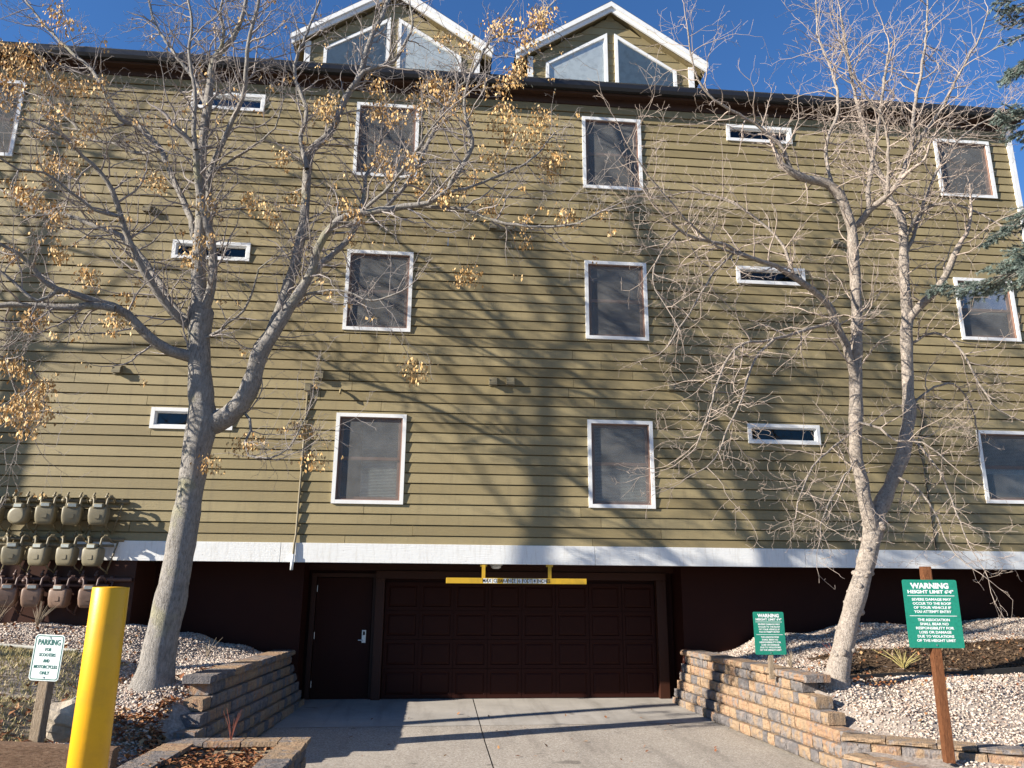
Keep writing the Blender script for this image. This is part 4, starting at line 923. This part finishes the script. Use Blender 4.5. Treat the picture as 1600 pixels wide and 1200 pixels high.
RIGHT_LIMBS = [
  [(5.401,-3.1,0.643,0.2242),(5.453,-3.097,0.781,0.1645),(5.587,-3.088,1.15,0.1444),(5.748,-3.079,1.571,0.1329),(5.941,-3.069,2.001,0.1256),(6.12,-3.059,2.443,0.1227),(6.24,-3.052,2.786,0.1651),(6.324,-3.048,2.988,0.1199),(6.472,-3.043,3.221,0.1022),(6.639,-3.036,3.514,0.0984),(6.822,-3.03,3.832,0.0993),(6.918,-3.023,4.162,0.0954),(7.006,-3.018,4.429,0.0912),(7.034,-3.012,4.768,0.0871),(7.072,-3.006,5.113,0.0878),(7.148,-2.993,5.809,0.0893),(7.19,-2.991,5.959,0.0896),(7.229,-2.981,6.54,0.0757),(7.279,-2.972,7.059,0.0715),(7.324,-2.966,7.386,0.0669),(7.328,-2.961,7.727,0.0622),(7.183,-2.955,8.031,0.0573),(7.085,-2.947,8.458,0.0473),(6.982,-2.942,8.772,0.0423),(6.9,-2.932,9.371,0.0321),(6.828,-2.923,9.985,0.0271),(6.78,-2.911,10.746,0.022),(6.754,-2.9,11.532,0.0168)],
  [(6.185,-3.1,2.71,0.1003),(6.118,-3.138,2.976,0.1005),(6.068,-3.17,3.199,0.0915),(6.047,-3.2,3.415,0.0917),(5.971,-3.243,3.721,0.092),(5.975,-3.296,4.113,0.0924),(5.999,-3.347,4.491,0.0928),(6.002,-3.388,4.806,0.0885),(6.03,-3.45,5.275,0.089),(6.059,-3.513,5.76,0.0801),(6.059,-3.576,6.248,0.0758),(6.045,-3.658,6.898,0.0763),(6.027,-3.693,7.172,0.0718),(5.964,-3.72,7.376,0.0719),(5.871,-3.752,7.607,0.0768),(5.671,-3.787,7.789,0.0672),(5.346,-3.826,7.821,0.0621),(5.11,-3.857,7.895,0.0571),(4.938,-3.882,7.977,0.0475),(4.892,-3.9,8.112,0.0381)],
  [(5.086,-3.85,7.919,0.0334),(4.974,-3.915,8.225,0.0305),(4.798,-3.963,8.388,0.0284),(4.488,-4.036,8.578,0.0252),(4.105,-4.115,8.713,0.0216),(3.759,-4.193,8.892,0.0182),(3.539,-4.276,9.225,0.0146),(3.424,-4.4,9.829,0.0094)],
  [(6.138,-3.5,7.241,0.0585),(6.214,-3.553,7.262,0.0562),(6.352,-3.707,7.447,0.0499),(6.521,-3.861,7.587,0.0436),(6.656,-4.0,7.73,0.038)],
  [(6.324,-3.7,7.438,0.0386),(6.391,-3.661,7.827,0.0359),(6.553,-3.61,8.348,0.0322),(6.742,-3.551,8.961,0.0279),(6.959,-3.481,9.723,0.0225),(7.231,-3.4,10.656,0.0159)],
  [(6.656,-4.0,7.73,0.038),(6.982,-3.938,8.398,0.0333),(7.077,-3.903,8.801,0.0306),(7.266,-3.85,9.427,0.0263),(7.455,-3.804,9.988,0.0225),(7.653,-3.752,10.644,0.0179),(7.802,-3.7,11.331,0.0132)],
  [(6.53,-3.9,7.598,0.0286),(6.495,-4.126,8.4,0.0224),(6.378,-4.217,8.7,0.0199),(6.188,-4.29,8.885,0.0179),(5.855,-4.435,9.277,0.0138),(5.627,-4.6,9.799,0.0094)],
  [(5.846,-3.6,7.871,0.0293),(5.902,-3.437,8.634,0.0261),(6.288,-3.268,9.465,0.0226),(6.349,-3.106,10.313,0.0189),(6.258,-2.961,11.049,0.0154),(6.381,-2.8,11.983,0.0113)],
  [(7.002,-3.9,8.368,0.0292),(7.17,-3.956,8.585,0.027),(7.51,-4.08,9.093,0.0223),(7.755,-4.187,9.564,0.0182),(8.062,-4.312,10.11,0.0133),(8.211,-4.4,10.527,0.0099)],
  [(7.178,-3.0,5.913,0.0696),(7.199,-3.031,5.977,0.0682),(7.357,-3.157,6.189,0.0628),(7.547,-3.291,6.388,0.0569),(7.643,-3.388,6.564,0.0528),(7.707,-3.52,6.836,0.0472),(7.777,-3.6,6.983,0.0438)],
  [(7.307,-3.0,7.325,0.0307),(7.524,-3.205,7.738,0.0259),(7.856,-3.368,7.807,0.022),(8.139,-3.531,7.606,0.0181),(8.386,-3.705,7.316,0.014),(8.583,-3.9,6.917,0.0095)],
  [(7.271,-3.0,7.046,0.0357),(7.588,-2.894,7.559,0.0325),(8.016,-2.739,8.358,0.0275),(8.59,-2.575,9.217,0.022),(9.256,-2.437,9.853,0.0169),(10.042,-2.3,10.325,0.0116)],
  [(5.994,-3.4,4.793,0.0651),(5.904,-3.494,5.063,0.0612),(5.736,-3.631,5.441,0.0556),(5.589,-3.72,5.667,0.052),(5.474,-3.797,5.868,0.0488),(5.214,-3.889,6.016,0.0449),(4.924,-3.989,6.157,0.0408),(4.607,-4.091,6.264,0.0365),(4.253,-4.199,6.324,0.0321),(3.977,-4.285,6.377,0.0286),(3.735,-4.366,6.451,0.0254),(3.415,-4.462,6.437,0.0216),(3.075,-4.574,6.505,0.0173),(2.786,-4.7,6.705,0.0126)],
  [(5.597,-3.7,5.655,0.0276),(5.512,-3.724,5.595,0.027),(5.125,-3.824,5.449,0.0246),(4.76,-3.921,5.308,0.0223),(4.396,-4.019,5.197,0.0201),(4.044,-4.116,5.107,0.018),(3.789,-4.206,4.873,0.016),(3.562,-4.332,4.471,0.0133),(3.355,-4.48,4.008,0.0102),(3.171,-4.6,3.653,0.0079)],
  [(4.433,-4.2,5.158,0.0194),(4.144,-4.264,4.868,0.0174),(3.988,-4.318,4.584,0.0158),(3.857,-4.375,4.273,0.0141),(3.631,-4.454,3.881,0.0118),(3.399,-4.542,3.453,0.0094),(3.149,-4.6,3.256,0.0078)],
  [(3.97,-4.3,6.37,0.0175),(3.639,-4.39,6.061,0.0153),(3.359,-4.493,5.641,0.0128),(3.09,-4.597,5.238,0.0104),(2.832,-4.7,4.851,0.008)],
  [(4.919,-4.0,6.152,0.0226),(4.816,-3.877,6.733,0.0203),(4.516,-3.758,7.182,0.0178),(4.099,-3.635,7.534,0.0152),(3.652,-3.528,7.672,0.0127),(3.094,-3.4,7.601,0.0097)],
  [(3.066,-4.6,6.492,0.0127),(2.767,-4.674,6.077,0.0102),(2.65,-4.734,5.691,0.0082),(2.782,-4.8,5.325,0.006)],
  [(4.23,-4.25,6.301,0.0176),(3.64,-4.439,6.365,0.0153),(3.049,-4.691,6.724,0.0125),(2.568,-4.933,7.121,0.01),(2.282,-5.1,7.42,0.0082)],
  [(5.93,-3.4,4.129,0.0183),(5.429,-3.604,3.803,0.0152),(5.035,-3.783,3.499,0.0126),(4.733,-3.972,3.126,0.0099),(4.605,-4.1,2.862,0.0082)],
  [(6.933,-3.0,4.167,0.0191),(7.065,-3.122,3.927,0.0172),(7.186,-3.305,3.525,0.0144),(7.177,-3.503,3.048,0.0115),(7.161,-3.7,2.596,0.0087)],
  [(5.96,-3.4,4.223,0.0207),(6.203,-3.538,4.108,0.0178),(6.344,-3.659,3.905,0.0153),(6.622,-3.811,3.884,0.0123),(6.826,-4.0,3.592,0.0086)],
  [(7.131,-3.0,5.547,0.0247),(7.496,-3.148,5.719,0.0218),(7.765,-3.299,5.426,0.0187),(7.836,-3.498,4.827,0.0147),(7.95,-3.657,4.41,0.0116),(8.194,-3.8,4.2,0.009)],
  [(7.021,-3.0,4.532,0.0193),(7.443,-2.891,4.872,0.0175),(7.952,-2.785,5.017,0.0157),(8.305,-2.656,4.647,0.0132),(8.434,-2.5,4.069,0.01)],
  [(6.6,-3.1,3.505,0.0186),(6.802,-3.26,3.339,0.0161),(6.896,-3.479,2.957,0.0128),(6.862,-3.714,2.506,0.0093),(6.969,-3.9,2.249,0.0068)],
  [(5.938,-3.3,3.711,0.016),(5.5,-3.541,3.279,0.0121),(5.172,-3.751,2.904,0.0089),(4.983,-3.9,2.638,0.0067)],
]

SEED_SPOTS = [(-7.24,-2.19,10.41),(-6.87,-2.52,10.01),(-6.01,-3.76,9.28),(-6.47,-3.28,9.29),(-6.82,-2.21,10.01),(-6.23,-2.95,9.39),(-6.42,-3.05,9.13),(-6.41,-2.35,9.7),(-5.93,-3.62,9.19),(-7.16,-2.25,9.77),(-5.98,-2.86,9.3),(-5.66,-3.14,9.18),(-5.57,-2.95,9.27),(-5.17,-3.29,9.11),(-5.55,-3.62,9.0),(-5.92,-4.1,8.22),(-6.25,-2.63,9.11),(-5.44,-3.43,8.57),(-5.58,-3.53,8.33),(-5.53,-2.64,8.76),(-6.57,-2.0,9.04),(-4.93,-4.14,7.68),(-5.36,-2.66,8.93),(-5.93,-2.69,8.15),(-5.32,-3.96,7.33),(-5.48,-3.29,7.77),(-5.43,-3.04,7.9),(-5.75,-3.7,7.21),(-6.75,-2.07,7.91),(-5.72,-3.56,7.1),(-5.74,-2.82,7.29),(-5.95,-2.2,7.44),(-5.64,-3.45,7.06),(-4.99,-4.05,6.19),(-5.73,-2.46,6.69),(-4.89,-3.39,6.08),(-5.13,-2.66,6.28),(-5.75,-3.63,6.21),(-5.49,-3.59,4.72),(-6.21,-2.48,4.97),(-5.26,-3.83,4.53),(-5.23,-3.45,4.42),(-5.1,-3.5,4.5),(-5.1,-3.8,4.16),(-5.43,-2.94,4.45),(-5.38,-3.67,4.06),(-5.19,-3.93,4.13),(-5.91,-2.23,4.24),(-5.08,-3.87,3.82),(-5.88,-2.87,4.19),(-5.38,-3.06,4.16),(-5.67,-2.32,4.41),(-5.39,-3.54,5.44),(-5.75,-2.64,5.61),(-5.25,-3.92,5.22),(-4.62,-2.61,6.02),(-3.01,-3.24,3.54),(-2.75,-2.88,3.82),(-2.47,-3.35,3.83),(-2.03,-2.43,4.21),(-1.94,-2.4,4.17),(-1.58,-3.64,3.54),(-5.62,-3.65,9.83),(-5.97,-3.25,10.37),(-3.93,-4.03,7.24),(-4.45,-2.45,8.0),(-3.28,-3.87,6.98),(-3.1,-2.37,7.84),(-2.54,-4.12,6.89),(-2.55,-3.37,7.19),(-2.44,-3.34,8.04),(-1.8,-4.14,8.45),(-1.78,-3.73,8.62),(-1.7,-3.74,8.78),(-2.01,-2.12,9.58),(-1.17,-2.81,9.71),(-1.12,-2.19,9.91),(-1.14,-2.43,9.56),(-0.97,-2.47,9.36),(-0.76,-3.89,8.48),(-1.25,-2.28,9.59),(-1.03,-2.65,8.66),(-1.03,-3.08,8.23),(-0.81,-3.87,7.62),(-0.53,-4.12,7.64),(-0.47,-3.56,7.82),(-0.4,-2.47,8.12),(-0.39,-3.2,9.49),(-0.24,-3.55,9.3),(-0.37,-2.11,10.02),(-0.13,-3.5,9.12),(-0.49,-2.81,9.35),(-0.04,-3.3,9.44),(0.06,-3.47,9.1),(0.16,-3.47,9.22),(0.27,-3.15,9.11),(-0.13,-3.22,8.98),(0.6,-2.44,10.11),(0.82,-3.09,9.66),(0.83,-2.28,9.87),(0.93,-3.06,9.28),(0.67,-3.18,8.95),(0.92,-3.7,8.68),(1.41,-2.87,9.39),(1.63,-2.04,9.77),(1.32,-3.16,8.89),(1.63,-2.45,9.62),(1.12,-3.63,8.47),(1.46,-2.86,8.87),(1.72,-2.84,8.73),(1.59,-4.0,7.9),(1.67,-2.86,8.48),(1.63,-2.77,8.36),(1.53,-2.77,8.58),(1.28,-3.06,8.56),(1.06,-2.21,9.19),(0.87,-3.2,8.78),(0.62,-4.03,7.82),(0.39,-3.24,7.96),(0.19,-3.64,7.56),(0.01,-4.08,7.15),(1.65,-3.85,7.08),(1.78,-3.64,7.14),(0.71,-3.79,10.15),(0.85,-3.8,10.27),(0.68,-2.56,11.22),(1.33,-3.06,11.05),(1.48,-2.75,11.2),(1.45,-2.58,11.6),(1.52,-3.26,10.96),(1.54,-2.7,11.18),(1.19,-3.36,10.31),(1.15,-3.28,10.43),(1.16,-2.23,10.62),(1.03,-2.97,9.94),(1.15,-2.86,10.27),(0.93,-3.55,9.56),(-0.18,-2.19,11.19),(0.26,-2.37,10.95),(1.18,-3.13,7.31),(0.7,-2.89,7.73),(0.58,-3.46,7.32),(1.22,-2.73,7.19),(-0.39,-2.43,5.04),(-0.29,-4.05,4.68),(-0.48,-2.54,5.16),(0.35,-2.32,6.84),(0.44,-2.62,6.61),(0.24,-2.75,6.54),(2.5,-2.5,7.88),(-1.54,-3.18,7.45),(-1.28,-4.06,6.9),(-2.7,-2.28,7.53),(-2.3,-2.91,7.65),(-3.35,-3.47,6.6),(-3.33,-3.95,6.14),(-4.07,-4.2,5.09),(-4.84,-2.32,5.82)]

class TB:
    def __init__(s): s.V = []; s.F = []; s.n = 0
    def tube(s, P, Rr, k):
        P = np.asarray(P, float); m = len(P); T = np.gradient(P, axis=0); T /= np.linalg.norm(T, axis=1)[:,None]+1e-9
        u = np.cross(T[0], [.31,.77,.55]); u /= np.linalg.norm(u)+1e-9; a = np.arange(k)*2*np.pi/k; ca, sa = np.cos(a)[:,None], np.sin(a)[:,None]
        out = np.zeros((m, k, 3))
        for i in range(m):
            u = u-T[i]*u.dot(T[i]); u /= np.linalg.norm(u)+1e-9; w_ = np.cross(T[i], u)
            out[i] = P[i]+(ca*u+sa*w_)*Rr[i]
        b = s.n; s.V.append(out.reshape(-1,3)); s.n += m*k
        i, j = np.meshgrid(np.arange(m-1), np.arange(k), indexing='ij'); j2 = (j+1) % k
        s.F.append(np.stack([b+i*k+j, b+i*k+j2, b+(i+1)*k+j2, b+(i+1)*k+j], -1).reshape(-1,4))
    def mesh(s, name, mat): return fast_mesh(name, np.concatenate(s.V), np.concatenate(s.F), mat, True)
def smooth_line(P, step):
    # Catmull-Rom resample of (x,y,z,r)
    P = np.asarray(P, float); out = []
    Q = np.vstack([2*P[0]-P[1], P, 2*P[-1]-P[-2]])
    for i in range(1, len(Q)-2):
        n = max(1, int(np.linalg.norm(Q[i+1,:3]-Q[i,:3])/step))
        for t in np.arange(n)/n:
            a, b, c, d = Q[i-1], Q[i], Q[i+1], Q[i+2]
            v = .5*((2*b)+(-a+c)*t+(2*a-5*b+4*c-d)*t*t+(-a+3*b-3*c+d)*t**3)
            v[3] = b[3]+(c[3]-b[3])*t; out.append(v)
    out.append(P[-1]); return np.array(out)
def grow(tb, p, d, L, r, level, trop, wob, k, tips, maxlev=3, dens=1.):
    n = max(3, int(L/.09)); st = L/n; P = [p.copy()]; D = d/np.linalg.norm(d); Rr = [r]
    pts = []
    for i in range(n):
        D = D+np.random.normal(0, wob, 3)*(1 if level < 3 else 1.4); D[2] += trop*st*(1+level*.3); D /= np.linalg.norm(D)
        p = p+D*st; P.append(p.copy()); Rr.append(max(.0022, r*(1-.8*(i+1)/n))); pts.append((p.copy(), D.copy(), Rr[-1]))
    tb.tube(P, Rr, k)
    tips.append((P[-1], D))
    if level < maxlev:
        s_ = 0; sp = {1: .085, 2: .075}[level]/dens
        for i, (q, dd, rr) in enumerate(pts):
            s_ += st
            if s_ >= sp*np.random.uniform(.6,1.5):
                s_ = 0
                side = np.cross(dd, np.random.normal(size=3)); side /= np.linalg.norm(side)+1e-9
                nd = dd*np.random.uniform(.35,.9)+side*np.random.uniform(.6,1.)
                l2 = {1: np.random.uniform(.2,.55), 2: np.random.uniform(.08,.26)}[level]*(L/.8)**.4*(1-.4*i/n)
                grow(tb, q, nd, l2, max(.0028, rr*.62), level+1, trop, wob*1.15, 3, tips, maxlev, dens)
def build_tree(name, limbs, bark, twigm, label, spac, l1, trop, seed, down=0., knobby=0., dens=1., rmax=.016):
    np.random.seed(seed); random.seed(seed)
    root_loc = limbs[0][0][:3]
    t = tag(empty(name, root_loc), label, 'tree'); o0 = np.array(root_loc)
    tb = TB(); tw_ = TB(); tips = []
    for li, P in enumerate(limbs):
        S = smooth_line(P, .12); S[:,:3] -= o0
        thick = S[:,3] > .05
        n = len(S)
        S[:,:3] += np.random.normal(0, .006, (n,3))*(S[:,3:4] < .06)
        rr = S[:,3]*(1+np.random.normal(0, .035+knobby, n))
        if li == 0: rr[0] *= 1.12; S[0,2] -= .15
        tb.tube(S[:,:3], rr, 14 if li == 0 else 9 if S[0,3] > .04 else 6)
        # side shoots
        acc = 0.; L = 0
        for i in range(1, n):
            dd = S[i,:3]-S[i-1,:3]; sl2 = np.linalg.norm(dd); acc += sl2; dd /= sl2+1e-9
            if S[i,3] > .085: continue
            if acc > spac*np.random.uniform(.5,1.6)*(1 if S[i,2] < 7 else .72):
                acc = 0
                side = np.cross(dd, np.random.normal(size=3)); side /= np.linalg.norm(side)+1e-9
                nd = dd*np.random.uniform(.3,.8)+side
                nd[2] += np.random.uniform(-.15,.35)-down
                grow(tw_, S[i,:3].copy(), nd, np.random.uniform(*l1), max(.0055, min(rmax, S[i,3]*.5)), 1, trop, .19, 4, tips, dens=dens)
        grow(tw_, S[-1,:3].copy(), S[-1,:3]-S[-2,:3], np.random.uniform(*l1), max(.006, S[-1,3]*.8), 1, trop, .14, 4, tips, dens=dens)
    link('trunk', tb.mesh('trunk', bark), t)
    c = link('crown', tw_.mesh('crown', twigm), t); tag(c, kind='stuff')
    return t, o0, np.array([p for p, d in tips])
LTREE, LO, LTIPS = build_tree('ash_tree', LEFT_LIMBS, MBARKL, MTWL, 'large bare grey-barked tree with golden seed clusters on the left bank', .095, (.5,1.3), .28, 11, dens=.8)
RTREE, RO, RTIPS = build_tree('birch_tree', RIGHT_LIMBS, MBARKR, MTWR, 'bare pale twin-stemmed tree behind the right retaining wall', .10, (.5,1.2), .2, 23, down=.08, knobby=.03, dens=.85, rmax=.0115)
# bark knots low on the right trunk
for _ in range(46):
    i = random.randrange(0, 7); f_ = random.random(); a = np.array(RIGHT_LIMBS[0][i]); b = np.array(RIGHT_LIMBS[0][i+1]); c = a+(b-a)*f_
    ang = random.uniform(0, 2*math.pi); rr = c[3]*.93
    bm = bmesh.new(); bmesh.ops.create_icosphere(bm, subdivisions=2, radius=random.uniform(.02,.05))
    me = bpy.data.meshes.new('bark_knot'); bm.to_mesh(me); bm.free(); me.materials.append(MBARKR); me.polygons.foreach_set('use_smooth', [True]*len(me.polygons))
    o = link('bark_knot', me, RTREE); o.location = (c[0]-RO[0]+math.cos(ang)*rr, c[1]-RO[1]+math.sin(ang)*rr, c[2]-RO[2]); o.scale = (1, 1, random.uniform(.6,1.1))
# hanging seed clusters
pts = []; dirs = []
spots = [np.array(p)-LO for p in SEED_SPOTS]
for i in np.random.choice(len(LTIPS), 260, replace=False): spots.append(LTIPS[i])
SV = []; SF = []; n0 = 0
for si, c in enumerate(spots):
    big = si < len(SEED_SPOTS)
    for _ in range(random.randint(52, 90) if big else random.randint(3, 12)):
        sp = .08 if big else .03
        p = c+np.array([random.gauss(0, sp), random.gauss(0, sp), random.uniform(-.19, .05) if big else random.uniform(-.07, .0)])
        L = random.uniform(.04, .075); wd = L*random.uniform(.18,.32)
        d = np.array([random.gauss(0,.4), random.gauss(0,.4), -1.]); d /= np.linalg.norm(d)
        s = np.cross(d, np.random.normal(size=3)); s /= np.linalg.norm(s); n_ = np.cross(d, s)
        SV += [p, p+d*L*.5+s*wd+n_*wd*.4, p+d*L, p+d*L*.5-s*wd+n_*wd*.4]; SF.append((n0, n0+1, n0+2, n0+3)); n0 += 4
o = link('seed_clusters', fast_mesh('seed_clusters', SV, SF, MSEED), LTREE); tag(o, kind='stuff')
# a few thin stalks so big clusters hang from twigs
TBs = TB()
for p in spots[:len(SEED_SPOTS)]:
    j = np.argmin(np.linalg.norm(LTIPS-p, axis=1)); q = LTIPS[j]
    mid = (p+q)/2+np.array([0,0,.06]); TBs.tube([q, mid, p+np.array([0,0,.04]), p-np.array([0,0,.10])], [.004,.0035,.003,.002], 3)
o = link('seed_stalks', TBs.mesh('seed_stalks', MTWL), LTREE); tag(o, kind='stuff')
# neighbouring trees beyond the left picture edge (their shadows fall on the siding)
def copy_tree(root, loc, rz, sc_, label):
    r = root.copy(); COL.objects.link(r); r.location = loc; r.rotation_euler.z = rz; r.scale = (sc_,)*3; r['label'] = label
    for ch in root.children:
        if ch.name.startswith(('trunk', 'crown')):
            c = ch.copy(); COL.objects.link(c); c.parent = r
    return r
def fan_limbs():
    q = random.Random(4); L = [[(0,0,0,.16),(.05,0,3,.13),(-.05,.05,6,.11),(.05,0,8.5,.085),(0,0,10.2,.06),(.15,-.1,11.6,.045),(.1,.1,13.2,.03),(.3,0,15,.015)]]
    for i in range(15):
        z = 6.8+i*.42; a = i*2.4+q.uniform(-.4,.4); e = R(q.uniform(28, 66)); ln = q.uniform(2.6, 4.6)*(1-.025*i); P = []
        for j in range(6):
            t_ = j/5; e2 = e+.35*t_
            P.append((math.cos(a)*math.cos(e2)*ln*t_+q.uniform(-.08,.08)*t_, math.sin(a)*math.cos(e2)*ln*t_+q.uniform(-.08,.08)*t_, z+math.sin(e2)*ln*t_, .032*(1-t_*.75)))
        L.append(P)
    return L
ST, SO_, STT = build_tree('bare_tree', fan_limbs(), MBARKL, MTWL, 'tall bare tree beyond the left edge whose shadow fans over the siding', .42, (.5,1.2), .3, 31, dens=.28)
ST.location = (-10.9, -3.9, .9)
copy_tree(ST, (-13.3, -1.85, 1.3), R(60), .95, 'bare tree beyond the left edge, nearest the wall')

# spruce at the right edge
np.random.seed(5); random.seed(5)
SX, SY = 9.9, -4.3
sp = tag(empty('spruce_tree', (SX, SY, .6)), 'blue-green spruce reaching in from the right edge', 'tree')
tb = TB(); tb.tube([(0,0,-.2),(0,0,4),(.05,0,8),(0,0,13)], [.2,.17,.11,.03], 10)
NV = []
def sprig(p, d, L, r, lev):
    n = max(3, int(L/.10)); st = L/n; P = [p.copy()]; D = d/np.linalg.norm(d); 
    for i in range(n):
        D = D+np.random.normal(0,.07,3); D[2] += (.02 if lev else -.02); D /= np.linalg.norm(D); p = p+D*st; P.append(p.copy())
        if lev < 2 and i > n*.15:
            for s in (-1, 1):
                if random.random() < .9:
                    h = np.cross(D, [0,0,1]); h /= np.linalg.norm(h)+1e-9
                    nd = D*.75+h*s*.8+np.array([0,0,random.uniform(-.35,.05)])
                    sprig(p.copy(), nd, max(.12, (L*(1-i/n))*random.uniform(.35,.6)) if lev == 0 else random.uniform(.08,.18), r*.5, lev+1)
    tb.tube(P, np.linspace(r, max(.003, r*.3), n+1), 5 if lev == 0 else 3)
    if lev >= 1 or True:
        S = np.array(P)
        for a, b in zip(S, S[1:]):
            m_ = 26 if lev else 10
            t_ = np.random.rand(m_,1); base = a+(b-a)*t_; dv = (b-a)/np.linalg.norm(b-a)
            nd = np.random.normal(size=(m_,3)); nd -= (nd@dv)[:,None]*dv; nd /= np.linalg.norm(nd,axis=1)[:,None]
            nd = nd*.8+dv*.7; ln = np.random.uniform(.03,.05,(m_,1)); side = np.cross(nd, np.random.normal(size=(m_,3))); side /= np.linalg.norm(side,axis=1)[:,None]
            NV.append(np.stack([base-side*.004, base+side*.004, base+nd*ln], 1))
SPB = [(9.90, (8.12, -4.60, 10.29)), (9.50, (8.03, -4.90, 9.52)), (8.00, (8.13, -4.20, 8.75)), (7.30, (7.82, -4.70, 7.66)), (6.60, (7.69, -4.90, 6.88)), (5.90, (7.25, -4.60, 6.13))]
for z0, (ex, ey, ez) in SPB:
    a = np.array([0,0,z0]); b = np.array([ex-SX, ey-SY, ez-.6]); sprig(a, b-a+np.array([0,0,.25]), np.linalg.norm(b-a), .03, 0)
link('trunk', tb.mesh('trunk', MBARKL), sp)
NV = np.concatenate(NV); F = np.arange(len(NV)*3).reshape(-1,3)
o = link('needles', fast_mesh('needles', NV.reshape(-1,3), F, MNEED), sp); tag(o, kind='stuff')
